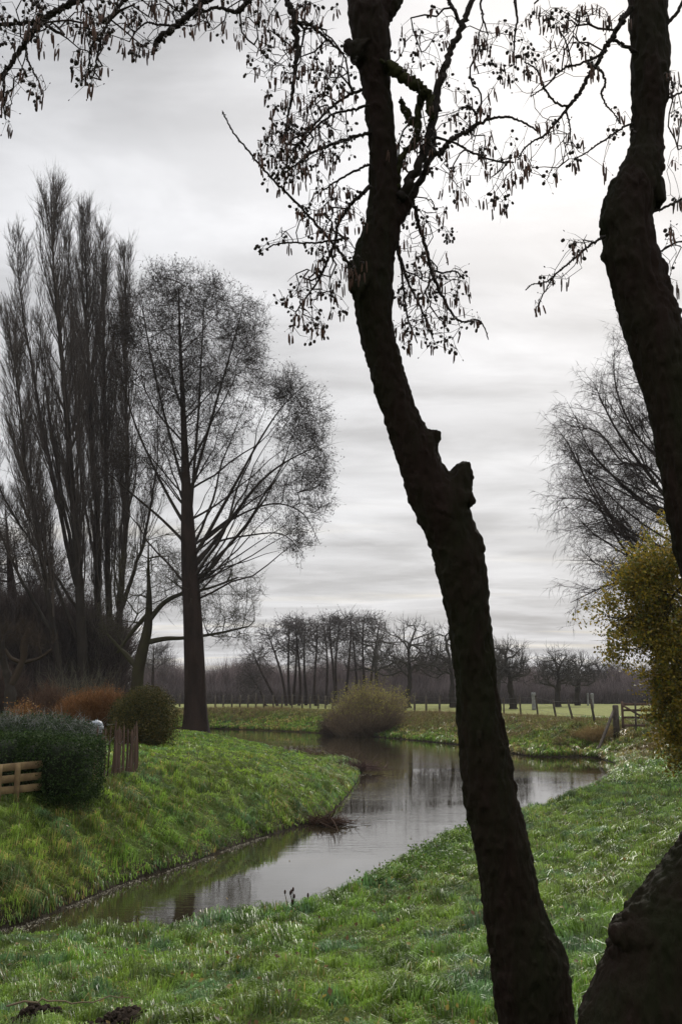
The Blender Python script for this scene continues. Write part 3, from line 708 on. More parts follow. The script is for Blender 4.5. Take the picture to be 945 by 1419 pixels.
rowsB = [(1450, 795, 960), (1419, 805, 962), (1381, 820, 972), (1345, 836, 985), (1315, 846, 1000), (1284, 866, 1012), (1244, 900, 1036), (1203, 926, 1056), (1157, 957, 1076), (1110, 962, 1082), (1060, 975, 1088), (1000, 980, 1084), (940, 978, 1076), (880, 966, 1058), (805, 946, 1030),
         (754, 933, 1013), (703, 922, 1000), (652, 914, 990), (602, 905, 980), (551, 893, 965), (500, 879, 951), (450, 863, 938), (420, 855, 928), (396, 848, 920), (364, 838, 912), (330, 833, 903), (305, 832, 901), (285, 838, 903), (254, 852, 910), (222, 865, 917), (190, 872, 920), (127, 876, 925), (63, 874, 925), (0, 868, 924), (-60, 862, 920), (-180, 850, 910), (-300, 845, 900)]
YB = lambda y: 3.6 + .25*(1419-y)/1419
stubsB = [([(900, 1262, 30), (878, 1262, 16), (866, 1260, 6)], YB(1280)), ([(895, 1290, 32), (862, 1282, 18), (848, 1278, 9)], YB(1300)+.02), ([(890, 1320, 34), (856, 1308, 16), (842, 1302, 7)], YB(1300)), ([(880, 1350, 30), (852, 1332, 14), (843, 1328, 7)], YB(1330)), ([(895, 1272, 26), (868, 1270, 9), (860, 1267, 4)], YB(1280)-.06), ([(890, 1300, 30), (850, 1294, 10), (841, 1296, 4)], YB(1300)-.08), ([(882, 1322, 30), (850, 1320, 8), (842, 1316, 3)], YB(1330)-.05), ([(905, 1240, 24), (886, 1240, 10), (880, 1236, 5)], YB(1240)), ([(860, 320, 26), (842, 300, 17), (836, 297, 12)], YB(300)-.02), ([(855, 350, 24), (840, 352, 12), (834, 356, 6)], YB(350)), ([(900, 275, 18), (910, 258, 9), (913, 250, 5)], YB(260)), ([(920, 440, 20), (934, 432, 11), (938, 436, 7)], YB(430)), ([(900, 380, 22), (912, 366, 12)], YB(370))]
yB = 3.8
limbsB = [
 ([(874, 10, 4.5), (862, 28, 3.6), (852, 46, 3.4), (845, 58, 3.2), (836, 72, 3), (826, 90, 2.9), (812, 112, 2.8), (800, 132, 2.6), (790, 145, 2.4), (778, 160, 2), (766, 175, 1.8), (754, 188, 1.6), (738, 196, 1.3), (726, 206, 1.1), (716, 222, .9)], yB-.05),
 ([(878, 72, 3), (862, 62, 2.4), (850, 55, 2.2)], yB),
 ([(840, 70, 2), (820, 82, 1.8), (800, 90, 1.6), (785, 92, 1.4), (770, 104, 1.2), (755, 120, 1), (735, 134, .8)], yB-.1),
 ([(786, 147, 1.8), (772, 144, 1.6), (760, 132, 1.5), (752, 118, 1.4), (748, 104, 1.2), (738, 92, 1), (726, 86, .8)], yB-.1),
 ([(828, 92, 1.7), (836, 106, 1.6), (838, 118, 1.5), (833, 130, 1.4), (840, 146, 1.2), (850, 158, 1), (860, 172, .9)], yB-.05),
 ([(783, 152, 1.4), (788, 168, 1.2), (790, 184, 1), (786, 200, .8)], yB-.1),
 ([(876, 170, 1.7), (860, 178, 1.4), (846, 188, 1.3), (828, 200, 1.2), (808, 214, 1), (796, 220, .8)], yB-.1),
 ([(838, 328, 1.9), (826, 334, 1.7), (812, 343, 1.6), (800, 354, 1.5), (788, 364, 1.4), (774, 376, 1.3), (764, 386, 1.1), (752, 392, .9), (738, 394, .8), (728, 402, .7)], yB-.15),
 ([(766, 384, 1), (758, 398, .8), (750, 412, .7), (746, 426, .6)], yB-.15),
 ([(921, 36, 2.8), (932, 24, 2.4), (944, 6, 2.2), (962, -30, 2), (990, -90, 1.8)], yB),
 ([(898, 296, 2), (915, 290, 1.7), (932, 282, 1.6), (950, 274, 1.5), (985, 262, 1.3)], yB),
 ([(920, 140, 1.8), (935, 132, 1.5), (950, 126, 1.3), (980, 120, 1.1)], yB),
 ([(912, 350, 1.5), (928, 340, 1.3), (945, 334, 1.2), (970, 332, 1)], yB),
 ([(900, -130, 3), (850, -80, 2.6), (800, -40, 2.2), (760, -15, 1.7), (740, 5, 1.2)], yB-.3),
]
zonesB = [(800, 70, 55, 40, 3.7, 26), (740, 95, 35, 40, 3.7, 16), (810, 20, 60, 22, 3.6, 26), (760, 20, 40, 25, 3.55, 14), (765, 175, 35, 22, 3.7, 12), (790, 205, 24, 18, 3.7, 12), (850, 170, 22, 26, 3.75, 12), (735, 225, 20, 25, 3.7, 10), (765, 245, 22, 14, 3.7, 5), (835, 232, 3, 10, 3.7, 2),
          (805, 335, 24, 10, 3.65, 8), (765, 385, 26, 14, 3.65, 8), (745, 420, 6, 10, 3.65, 3), (935, 150, 15, 22, 3.8, 8), (932, 110, 12, 30, 3.8, 5), (935, 330, 16, 22, 3.8, 9), (930, 380, 14, 20, 3.8, 6), (935, 275, 14, 12, 3.8, 4), (935, 210, 14, 14, 3.8, 3)]
near_tree(202, 'alder_tree', 'dark crooked alder at the right edge with a swollen elbow and burred base', rowsB, YB, stubsB, limbsB, zonesB, 260, 'near alders framing the view')

def fan_tree(seed, name, label, trunk, Yd, ells, nl, ang=(18, 42), t0=.3, traced=(), col=(.04, .03, .025), tmat=None, group=None, cones=0, conesize=.034, d2=2.6, d3=5, d4=3, rf=.0105, rfix=.018, droop=0.0, up=.25, twr=.006, l2=.26, sp=.55, ctrl=.42, depth=.85, hollow=.35, flare=.5, seg_w=.05):
    '''trunk with main limbs fanning up to the crown outline, then branchlets, sprays and fine twigs'''
    rng = np.random.default_rng(seed); P = np.array([at(q[0], q[1], Yd) for q in trunk]); s = pxm(P[0]); gzv = gz(P[0, 0], P[0, 1]); P[0, 2] = gzv-.15
    root = thing(name, label, 'tree', (P[0, 0], P[0, 1], gzv), group); TP, TR = dens(P, np.array([q[2] for q in trunk])*s, 8); TR = np.maximum(TR, .012)
    g = Geo(); g.tube(TP, TR*(1+flare*np.exp(-(TP[:, 2]-gzv)/(TR[0]*1.1)).clip(0, 1))*(1+.06*(rng.random(len(TR))-.5)), 16); g.obj('trunk', tmat or M_bark_big, root)
    T, pl = along(TP); col = np.array(col); gc = Geo(); Ls = []
    for lp in traced:
        B = np.array([at(q[0], q[1], Yd+(q[3] if len(q) > 3 else 0)) for q in lp]); B, rr = dens(B, np.array([q[2] for q in lp])*s, 5); Ls.append((B, np.maximum(rr, .010)))
    ws = sum(e[4] for e in ells); E_ = np.concatenate([ell(rng, max(1, int(round(nl*e[4]/ws))), Yd, *e[:4], depth=depth, hollow=hollow) for e in ells])
    for E in E_:
        z0 = TP[int(len(TP)*t0), 2]; a = math.tan(rad(rng.uniform(*ang))); hd = np.hypot(E[0]-TP[len(TP)//2, 0], E[1]-TP[len(TP)//2, 1]); zs = np.clip(E[2]-hd/a, z0, TP[-1, 2]-.3)
        zs = min(zs, TP[int(len(TP)*.97), 2]); zs = max(z0, zs)+rng.uniform(0, .8); k = int(np.argmin(np.abs(TP[:, 2]-zs))); S = TP[k]; L = np.linalg.norm(E-S)
        if L < .8: continue
        C = S+(E-S)*[.60, .60, ctrl]; n = max(6, int(L/.9)); u = np.linspace(0, 1, n)[:, None]; B = (1-u)**2*S+2*u*(1-u)*C+u*u*E; w = np.cumsum(rng.normal(size=(n, 3)), 0)*seg_w*np.sqrt(u); B = B+w-w[0]
        Ls.append((B, np.linspace(min(TR[k]*.62, rfix+rf*L), .012, n)))
    S1 = []; D1 = []; L1 = []
    for B, rr in Ls:
        gc.tube(B, rr, 6, c=col*rng.uniform(.8, 1.15), cap=False); n = len(B); L = np.linalg.norm(np.diff(B, axis=0), axis=1).sum(); nb = int(3+L*d2); w = rng.uniform(.18, 1, nb)**.8; ii = (w*(n-1)).astype(int).clip(0, n-2); fr = w*(n-1)-ii
        Q = B[ii]*(1-fr[:, None])+B[ii+1]*fr[:, None]; d = B[ii+1]-B[ii]; d /= np.linalg.norm(d, axis=1, keepdims=True); D = d*.8+rng.normal(size=(nb, 3))*sp+np.array([0, 0, up]); S1.append(Q); D1.append(D); L1.append(rng.uniform(.5, 1.1, nb)*min(3.0, .6+l2*L)*(1.2-.6*w))
    S1 = np.concatenate(S1); D1 = np.concatenate(D1); L1 = np.concatenate(L1); D1 /= np.linalg.norm(D1, axis=1, keepdims=True); n = len(S1); bz = np.array([0, 0, .25-droop])
    # branchlets as bent thin tubes in two pieces, then sprays and twigs
    M1, E1 = gc.twigs(S1, D1, L1, .006+.006*L1, bz+rng.normal(size=(n, 3))*.25, c=col*rng.uniform(.8, 1.2, (n, 1)))
    k = np.repeat(np.arange(n), d3); u = rng.uniform(.12, 1, (len(k), 1)); Q = np.where(u < .5, S1[k]*(1-2*u)+M1[k]*2*u, M1[k]*(2-2*u)+E1[k]*(2*u-1)); D2 = D1[k]*.8+rng.normal(size=(len(k), 3))*(sp+.08)+np.array([0, 0, up*.5]); D2 /= np.linalg.norm(D2, axis=1, keepdims=True); L2 = L1[k]*rng.uniform(.25, .55, len(k))
    M2, E2 = gc.twigs(Q, D2, L2, twr*1.25, bz+rng.normal(size=(len(k), 3))*.25, c=col*rng.uniform(.7, 1.25, (len(k), 1)))
    j = np.repeat(np.arange(len(k)), d4); u = rng.uniform(.2, 1, (len(j), 1)); Q = M2[j]*(1-u)+E2[j]*u; _, E3 = gc.twigs(Q, D2[j]+rng.normal(size=(len(j), 3))*.7+np.array([0, 0, -droop]), rng.uniform(.14, .42, len(j)), twr, np.array([0, 0, .1-droop*1.6])+rng.normal(size=(len(j), 3))*.3, c=col*rng.uniform(.7, 1.3, (len(j), 1)))
    if cones:
        src = np.concatenate([E2, E3, M2]); q = rng.integers(0, len(src), cones); gc.blobs(src[q]+rng.normal(size=(cones, 3))*.05, rng.normal(size=(cones, 3))*.4+np.array([0, 0, -1.0]), rng.uniform(1.2, 3.0, cones)*conesize, conesize*.62, c=col*.8, k=3)
    gc.obj('crown', M_crown, root); return root

# ------------------------------------------------------------------ big alder on the left bank
bare_tree(11, 'alder_tree', 'tall bare alder with thick straight trunk standing alone on the left bank lawn',
    [(272, 1011, 17), (271, 960, 15), (269, 900, 14), (267, 850, 13), (264, 800, 12), (261, 740, 10), (259, 690, 7.5), (257, 640, 5.5), (255, 590, 4.2), (253, 540, 3.2), (250, 480, 2.1), (248, 400, .8)], 44,
    [(248, 430, 80, 60, 22), (215, 520, 70, 90, 16), (300, 530, 75, 95, 20), (332, 455, 40, 55, 8), (215, 640, 70, 60, 7), (230, 392, 34, 24, 3), (300, 410, 30, 30, 3), (350, 500, 22, 40, 3), (440, 620, 18, 44, 3), (400, 540, 26, 26, 2), (290, 620, 60, 60, 6), (250, 540, 60, 80, 8), (415, 590, 44, 66, 10), (425, 680, 34, 60, 8), (360, 690, 60, 50, 8), (412, 745, 28, 28, 3), (390, 545, 34, 26, 4), (175, 640, 36, 60, 4), (172, 450, 24, 45, 4)],
    2300, fan=62, fang=(16, 44), attach=.31, bf=.35, hollow=.12, wa=.5, seg=.7, lift=.10, curve=.3, wig=.06, rtip=.010, p=2.1, tw=6, twl=(.3, .85), twup=.12, twspread=1.1, twr=.0065, depth=.85, cones=15000, conesize=.029, second=2, group='large bare trees of the left bank', col=(.034, .026, .021), extra=[
    [(266, 775, 3.2), (285, 745, 2.7), (310, 700, 2.3), (335, 655, 1.8), (360, 610, 1.4), (390, 565, 0.9), (425, 530, 0.4)], [(266, 790, 3.3), (290, 760, 2.9), (320, 720, 2.4), (350, 680, 2.0), (375, 655, 1.5), (405, 635, 1.1), (448, 615, 0.4)],
    [(264, 740, 2.7), (235, 690, 2.1), (210, 640, 1.7), (185, 580, 1.2), (165, 510, 0.6)], [(265, 760, 2.3), (225, 720, 1.8), (190, 690, 1.4), (150, 655, 0.6)],
    [(262, 700, 2.3), (240, 620, 1.8), (222, 550, 1.5), (205, 470, 1.1), (196, 410, 0.5)], [(262, 690, 2.4), (285, 610, 2.0), (305, 540, 1.5), (325, 470, 1.0), (338, 420, 0.5)], [(285, 748, 1.8), (330, 715, 1.4), (380, 698, 1.1), (420, 712, 0.8), (444, 755, 0.3)],
    [(264, 720, 2.3), (270, 640, 2.0), (276, 560, 1.5), (280, 480, 1.1), (284, 400, 0.5)], [(268, 780, 2.0), (300, 752, 1.5), (345, 742, 1.2), (390, 740, 0.8), (420, 765, 0.4)]])

# poplars
PC = (.068, .054, .045)
def poplar(seed, label, Yd, stems):
    """upright tree: every stem (px, py, half width) carries steep limbs, branchlets and twigs"""
    rng = np.random.default_rng(seed); root = None; gt = Geo(); gc = Geo()
    for stem, Rpx, nl, t0, t1 in stems:
        nl = int(nl*1.0); t0 = .2
        P = np.array([at(q[0], q[1], Yd) for q in stem]); s = pxm(P[0])
        if root is None:
            gzv = gz(P[0, 0], P[0, 1]); P[0, 2] = gzv-.15; root = thing('poplar_tree', label, 'tree', (P[0, 0], P[0, 1], gzv), 'poplars behind the hedge')
        else: P[1:, 1] += np.linspace(0, rng.uniform(-2, 2), len(P)-1)
        TP, TR = dens(P, np.array([q[2] for q in stem])*s*.7, 8); TR = np.maximum(TR, .010); TP[2:-1] += np.cumsum(rng.normal(size=(len(TP)-3, 3))*[.035, .035, 0], 0)*.6; gt.tube(TP, TR*(1+.12*(rng.random(len(TR))-.5)), 10)
        T, pl = along(TP); Lt = pl[-1]; Rm = Rpx*s
        def tr(t):
            f = t*Lt; return np.array([np.interp(f, pl, TP[:, k]) for k in range(3)]), np.interp(f, pl, TR)
        S1 = []; D1 = []; L1 = []
        for k in range(nl):
            t = t0+(t1-t0)*rng.random()**.85; a = rng.uniform(0, 2*np.pi); rd = np.array([math.cos(a), math.sin(a), 0]); S, r0 = tr(t)
            Ll = Lt*(.10+.20*(1-t))*rng.uniform(.6, 1.25); te = min(.995, t+Ll/Lt*.9); prof = math.sin(math.pi*min(1, max(.04, (1-te)*.9+.04))**.62); reach = Rm*prof*rng.uniform(.45, 1.1)
            C, _ = tr(te); E = C*1.0+rd*reach; M_ = S+rd*reach*.62+(E-S)*[.12, .12, .36]
            n = 7; u = np.linspace(0, 1, n)[:, None]; B = (1-u)**2*S+2*u*(1-u)*M_+u*u*E; B[1:] += rng.normal(size=(n-1, 3))*.05*Ll/6
            rr = np.linspace(min(r0*.5, .012+.0062*Ll), .006, n); gc.tube(B, rr, 5, c=np.array(PC)*rng.uniform(.8, 1.2), cap=False)
            nb = int(3+Ll*1.7); w = rng.uniform(.12, 1, nb); ii = (w*(n-1)).astype(int).clip(0, n-2); fr = w*(n-1)-ii; Q = B[ii]*(1-fr[:, None])+B[ii+1]*fr[:, None]; d = B[ii+1]-B[ii]; d /= np.linalg.norm(d, axis=1, keepdims=True)
            D = d*.7+rng.normal(size=(nb, 3))*.30+rd*.10+np.array([0, 0, .45]); S1.append(Q); D1.append(D); L1.append(rng.uniform(.5, 1.0, nb)*min(2.4, .5+.28*Ll)*(1.15-.5*w))
        S1 = np.concatenate(S1); D1 = np.concatenate(D1); L1 = np.concatenate(L1); D1 /= np.linalg.norm(D1, axis=1, keepdims=True); n = len(S1)
        M_, E = gc.twigs(S1, D1, L1, .0075, np.tile([0, 0, .35], (n, 1))+rng.normal(size=(n, 3))*.12, c=np.array(PC)*rng.uniform(.7, 1.2, (n, 1)))
        k = np.repeat(np.arange(n), 13); u = rng.uniform(.1, 1, (len(k), 1)); Q = S1[k]*(1-u)+E[k]*u; gc.twigs(Q, D1[k]+rng.normal(size=(len(k), 3))*.42+np.array([0, 0, .3]), L1[k]*rng.uniform(.25, .6, len(k)), .0048, np.tile([0, 0, .35], (len(k), 1)), c=np.array(PC)*rng.uniform(.7, 1.3, (len(k), 1)))
    gt.obj('trunk', M_poplar, root); gc.obj('crown', M_crown, root); return root
poplar(21, 'tallest upright poplar with a narrow pointed top behind the hedge', 50, [
  ([(118, 985, 12), (113, 880, 10), (106, 780, 8.5), (98, 680, 7.2), (92, 590, 6), (87, 500, 4.8), (80, 420, 3.4), (74, 340, 1.8), (71, 254, .3)], 34, 120, .25, .97),
  ([(112, 830, 5), (88, 730, 4.2), (66, 620, 3.4), (45, 500, 2.4), (31, 420, 1.4), (26, 330, .3)], 24, 62, .2, .97),
  ([(105, 790, 4), (84, 660, 3), (64, 560, 2), (50, 470, 1.2), (44, 410, .3)], 20, 34, .2, .97),
  ([(114, 900, 4.5), (72, 800, 3.4), (42, 710, 2.4), (18, 610, 1.5), (5, 500, .9), (2, 430, .3)], 26, 62, .2, .97),
  ([(112, 850, 3.2), (64, 780, 2.4), (24, 720, 1.8), (-8, 650, 1.2), (-24, 560, .4)], 24, 46, .2, .97)])
poplar(22, 'slim poplar stem just right of the tallest poplar', 52, [([(142, 985, 9), (138, 860, 7.5), (134, 740, 6), (128, 620, 4.8), (122, 500, 3.5), (118, 400, 2.2), (115, 286, .3)], 24, 105, .25, .97),
  ([(138, 820, 3), (118, 700, 2.2), (108, 560, 1.5), (104, 420, .9), (102, 320, .3)], 14, 38, .2, .97)])
poplar(23, 'shorter poplar stem between the slim poplar and the alder crown', 53, [([(150, 985, 8.5), (152, 860, 7), (150, 740, 5.5), (148, 620, 4.2), (146, 500, 2.8), (144, 400, 1.5), (142, 316, .3)], 20, 90, .25, .97)])
poplar(24, 'rightmost poplar stem, its thin top just clear of the alder crown', 52.5, [([(160, 985, 9), (165, 870, 7.5), (172, 760, 5.5), (178, 650, 4), (178, 540, 2.8), (176, 430, 1.6), (174, 346, .3)], 19, 85, .25, .97),
  ([(163, 860, 5), (185, 800, 4), (205, 750, 3), (220, 680, 2), (226, 600, 1), (226, 540, .3)], 22, 40, .2, .97)])
poplar(25, 'leaning leftmost poplar with low feathery top at the left edge', 49, [([(95, 985, 6.5), (75, 880, 5.5), (55, 760, 4.5), (36, 650, 3.4), (22, 540, 2.2), (12, 470, 1.2), (8, 425, .3)], 30, 75, .2, .97),
  ([(75, 880, 4), (30, 800, 3), (-10, 700, 2), (-30, 600, .5)], 30, 45, .15, .97)])
bare_tree(26, 'bare_tree', 'broad bare tree of tangled brown twigs behind the poplars at the left edge', [(20, 990, 12), (22, 900, 10), (18, 830, 7), (12, 760, 2.5), (8, 700, .5)], 56,
          [(10, 800, 70, 75, 20), (80, 840, 70, 60, 14), (-40, 780, 50, 80, 12)], 700, bf=.5, seg=1.2, rtip=.012, lead=((20, 1), (80, .6)), tw=7, twl=(.5, 1.3), twup=.4, twspread=1.0, twr=.010, col=(.052, .040, .034), attach=.3, group='large bare trees of the left bank')
# mossy tree beside the alder
bare_tree(31, 'bare_tree', 'small mossy green-barked tree forking low between the poplars and the alder', [(190, 985, 9), (191, 940, 8.5), (197, 905, 8), (205, 870, 6.5), (207, 830, 4), (206, 790, 2), (206, 740, .4)], 46,
          [(205, 800, 55, 55, 16), (300, 820, 70, 45, 16), (320, 870, 42, 24, 6), (165, 850, 40, 45, 6), (255, 770, 60, 40, 8)], 520, bf=.4, wa=.4, seg=.8, rtip=.011, lead=((16, 1.0), (60, .5)), tp=2, tw=5, twl=(.3, .9), twup=.1, twspread=1.1, twr=.007, col=(.050, .045, .026), tmat=M_mossbark, attach=.25,
          extra=[[(205, 862, 4), (228, 835, 3.4), (255, 822, 2.6), (290, 815, 1.8), (330, 800, 1.2)], [(204, 890, 4), (230, 885, 3.2), (256, 884, 2.4), (300, 878, 1.8), (345, 868, 1)], [(190, 925, 4), (176, 908, 3.6), (166, 898, 2.6), (150, 880, 1.6)], [(206, 850, 3.4), (180, 880, 2.6), (163, 905, 1.8)]], group='large bare trees of the left bank')
bare_tree(32, 'bare_tree', 'distant small bare tree seen in the gap left of the alder trunk', [(212, 985, 2.5), (212, 950, 2), (213, 915, 1.2), (213, 895, .5)], 110, [(215, 915, 22, 22)], 60, bf=.5, seg=1.2, rtip=.02, tw=8, twl=(.8, 1.8), twup=.5, twr=.014, col=(.09, .08, .08), group='large bare trees of the left bank')
# pollard in the garden
bare_tree(33, 'pollard_tree', 'old knobbly pollarded fruit tree in the garden at the left edge', [(15, 985, 8), (15, 962, 7), (13, 945, 6), (8, 925, 4.5), (4, 905, 4), (3, 888, 3)], 38,
          [(32, 880, 14, 16, 6), (4, 880, 12, 14, 4), (60, 895, 20, 12, 3)], 60, bf=.3, seg=.4, rtip=.012, tw=6, twl=(.2, .7), twup=.5, twr=.006, col=(.045, .032, .022), tmat=M_poplar, knob=.4,
          extra=[[(15, 950, 6), (26, 930, 5), (33, 912, 4.6), (34, 895, 6), (38, 880, 4.5), (40, 870, 2)], [(30, 918, 3), (16, 912, 2.6), (8, 900, 2)], [(34, 918, 2.6), (55, 912, 2), (72, 900, 1.4)]], group='large bare trees of the left bank')

# birch on the right
fan_tree(41, 'birch_tree', 'big bare birch with arching fine twigs behind the yellow-leaved tree',
    [(985, 1040, 14), (980, 940, 12), (972, 840, 11), (962, 740, 9), (950, 640, 7), (935, 540, 5), (915, 460, 3), (903, 395, .8)], 34,
    [(842, 640, 60, 60, 10), (880, 540, 56, 70, 12), (905, 460, 34, 45, 6), (825, 720, 56, 34, 7), (960, 560, 55, 110, 10), (830, 780, 40, 20, 3), (805, 640, 28, 40, 4), (900, 690, 60, 70, 8)],
    40, t0=.2, ang=(28, 60), group='right bank trees', col=(.042, .032, .028), droop=.45, up=.0, twr=.0042, rf=.008, rfix=.014, d2=3.8, d3=7, d4=4, l2=.24, sp=.5, ctrl=.30, traced=[
    [(972, 840, 3), (930, 800, 2.6), (890, 760, 2.2), (850, 720, 1.7), (815, 670, 1.1), (785, 610, .4)], [(962, 750, 3.2), (915, 680, 2.6), (870, 620, 2), (845, 580, 1.4), (822, 530, .4)], [(950, 650, 3), (915, 590, 2.4), (885, 530, 1.8), (868, 465, .5)],
    [(975, 870, 2.6), (930, 835, 2.1), (885, 805, 1.7), (840, 812, 1.2), (790, 835, .4)], [(968, 790, 2.6), (920, 760, 2), (870, 735, 1.6), (820, 695, 1.1), (768, 690, .4)],
    [(955, 690, 2.6), (915, 640, 2), (880, 600, 1.6), (855, 545, 1.2), (848, 490, .4)], [(950, 720, 2.6), (900, 700, 2), (850, 660, 1.5), (815, 620, 1.0), (796, 575, .4)], [(940, 560, 2.4), (915, 520, 1.8), (900, 470, 1.1), (892, 415, .4)], [(960, 730, 2.4), (900, 650, 1.9), (862, 640, 1.4), (830, 600, 1), (790, 590, .4)]])
# ------------------------------------------------------------------ yellow-leaved tree on the right
def leafy_tree(seed, name, label, trunk, Yd, ells, tips, per, lsize, cols, col=(.045, .035, .02), group=None, hang=True, extra=None):
    rng = np.random.default_rng(seed); P = np.array([at(q[0], q[1], Yd) for q in trunk]); R = np.array([q[2] for q in trunk])*pxm(P[0])
    gzv = gz(P[0, 0], P[0, 1]); P[0, 2] = gzv-.1; root = thing(name, label, 'tree', (P[0, 0], P[0, 1], gzv), group)
    TP, TR = dens(P, R, 6); g = Geo(); g.tube(TP, TR, 12); g.obj('trunk', M_mossbark, root)
    T, pl = along(TP); T_ = np.concatenate([ell(rng, max(2, int(tips*e[4])), Yd, *e[:4], depth=.9, hollow=.2) for e in ells]); T_ = T_[T_[:, 2] > gzv+.25]
    R_ = grow(rng, TP[4:], T[4:], pl[4:]*.3, T_, .6, .5, .3, .35, .1, .0055, 2.1, TR[4:], .06)
    g = Geo(); put_chains(g, R_, col, rng, .02, .008)
    m = R_.cnt <= 5; A = np.repeat(R_.pos[m], 2, 0); n = len(A); D = np.repeat(R_.dir[m], 2, 0)+rng.normal(size=(n, 3))*.6
    M_, E = g.twigs(A, D, rng.uniform(.12, .4, n), .0025, rng.normal(size=(n, 3))*.2, c=np.array(col))
    g.obj('crown', M_crown, root)
    src = np.concatenate([M_, E, R_.pos[m]]); src = src[vn3(src*3.2, 4) > .40]; k = rng.integers(0, len(src), per); L = src[k]+rng.normal(size=(per, 3))*.06
    cols = np.array(cols); c = cols[rng.integers(0, len(cols), per)]*rng.uniform(.7, 1.25, (per, 1))
    g = Geo(); g.leaves(L, lsize*rng.uniform(.35, 1.6, per), c, rng, asp=.62); o = g.obj('leaf', M_leaf, root); o['kind'] = 'stuff'
    return root
leafy_tree(51, 'yellow_tree', 'small tree with olive-yellow autumn leaves at the right edge above the path', [(985, 1160, 9), (975, 1080, 8), (955, 1000, 7), (935, 920, 5), (915, 850, 3.2), (900, 800, 2), (893, 770, 1)], 14.5,
           [(905, 820, 42, 58, .18), (940, 800, 50, 60, .16), (895, 880, 62, 42, .22), (945, 900, 60, 80, .26), (950, 975, 40, 55, .2), (958, 1015, 38, 55, .16), (850, 850, 22, 18, .03), (905, 790, 40, 30, .06), (945, 770, 40, 40, .1), (1010, 900, 60, 120, .2)], 620, 64000, .043,
           [(.22, .17, .020), (.28, .21, .022), (.15, .15, .024), (.09, .10, .022), (.29, .19, .022), (.15, .11, .02)], group='right bank trees')

# ------------------------------------------------------------------ far alder stand
AC = (.064, .054, .052)
stand = [(397, 372, 874, 16, 10, 98), (385, 352, 905, 18, 14, 97), (404, 398, 864, 18, 12, 100), (408, 409, 858, 15, 10, 104), (414, 413, 868, 12, 10, 99), (424, 424, 862, 18, 12, 101), (438, 437, 872, 14, 14, 97), (452, 450, 870, 13, 14, 103),
         (462, 459, 853, 16, 8, 99), (466, 470, 858, 12, 10, 106), (482, 484, 856, 17, 9, 98), (492, 489, 870, 12, 12, 102), (503, 506, 854, 19, 8, 100), (514, 524, 862, 14, 10, 107), (372, 345, 935, 16, 14, 96)]
ordn = ['third', 'first', 'fourth', 'fifth', 'sixth', 'seventh', 'eighth', 'ninth', 'tenth', 'eleventh', 'twelfth', 'thirteenth', 'fourteenth', 'fifteenth', 'second']
ordn = {k: v for k, v in zip(np.argsort([s[0] for s in stand]), ['first', 'second', 'third', 'fourth', 'fifth', 'sixth', 'seventh', 'eighth', 'ninth', 'tenth', 'eleventh', 'twelfth', 'thirteenth', 'fourteenth', 'fifteenth'])}
for k, (bx, tx, ty, rx, ry, Yd) in enumerate(stand):
    mid = (bx*.5+tx*.5)+(4 if k % 2 else -3)*(.3)
    bare_tree(300+k, 'alder_tree', f'thin far alder with flat tufted top, {ordn[k]} trunk from the left', [(bx+(tx-bx)*f**1.3+(2.5*math.sin(k*1.7+f*4) if f else 0), 988+(ty-988)*f, w_) for f, w_ in ((0, 2.2), (.22, 1.9), (.45, 1.6), (.7, 1.2), (.9, .8), (1, .4))], Yd,
              [(tx, ty+6, rx, ry, 12), (tx+6, ty+24, rx*.8, ry, 6), (tx-7, ty+34, rx*.7, ry, 5), (tx, ty+52, rx*.6, 12, 3)], 78, bf=.35, wa=.3, seg=.9, lift=.1, rtip=.022, tw=4, twl=(.5, 1.4), twup=.15, twspread=1.2, twr=.018, col=AC,
              second=1, attach=.5, group='thin alders in the far stand', cones=260, conec=AC, conesize=.05, hollow=.2, flare=.1)

# ------------------------------------------------------------------ orchard
OC = (.048, .042, .036)
orch = [(565, 985, 566, 880, 44, 36, 86, 'largest twisted orchard tree just right of the yellow bush'), (628, 985, 622, 888, 34, 32, 88, 'gnarled orchard tree half hidden by the left side of the near leaning trunk'), (520, 986, 520, 890, 34, 26, 104, 'twiggy bare tree standing behind the yellow bush'),
        (711, 980, 700, 905, 30, 26, 82, 'leaning orchard tree just right of the near leaning trunk'), (773, 977, 772, 915, 26, 22, 92, 'orchard tree with short stout trunk in the middle of the field'), (800, 976, 800, 918, 22, 20, 100, 'orchard tree second right of the middle of the field'),
        (838, 972, 830, 922, 20, 16, 120, 'small leaning orchard tree beyond the gate post'), (857, 971, 856, 925, 18, 15, 130, 'small orchard tree directly behind the field gate'), (756, 970, 752, 922, 22, 16, 135, 'far orchard tree behind the stout-trunked one'), (690, 975, 690, 905, 16, 22, 110, 'orchard tree peeping out behind the near leaning trunk'), (655, 982, 655, 895, 26, 26, 100, 'orchard tree hidden mostly behind the near leaning trunk'),
        (905, 970, 905, 925, 24, 16, 120, 'small orchard tree behind the yellow leaves')]
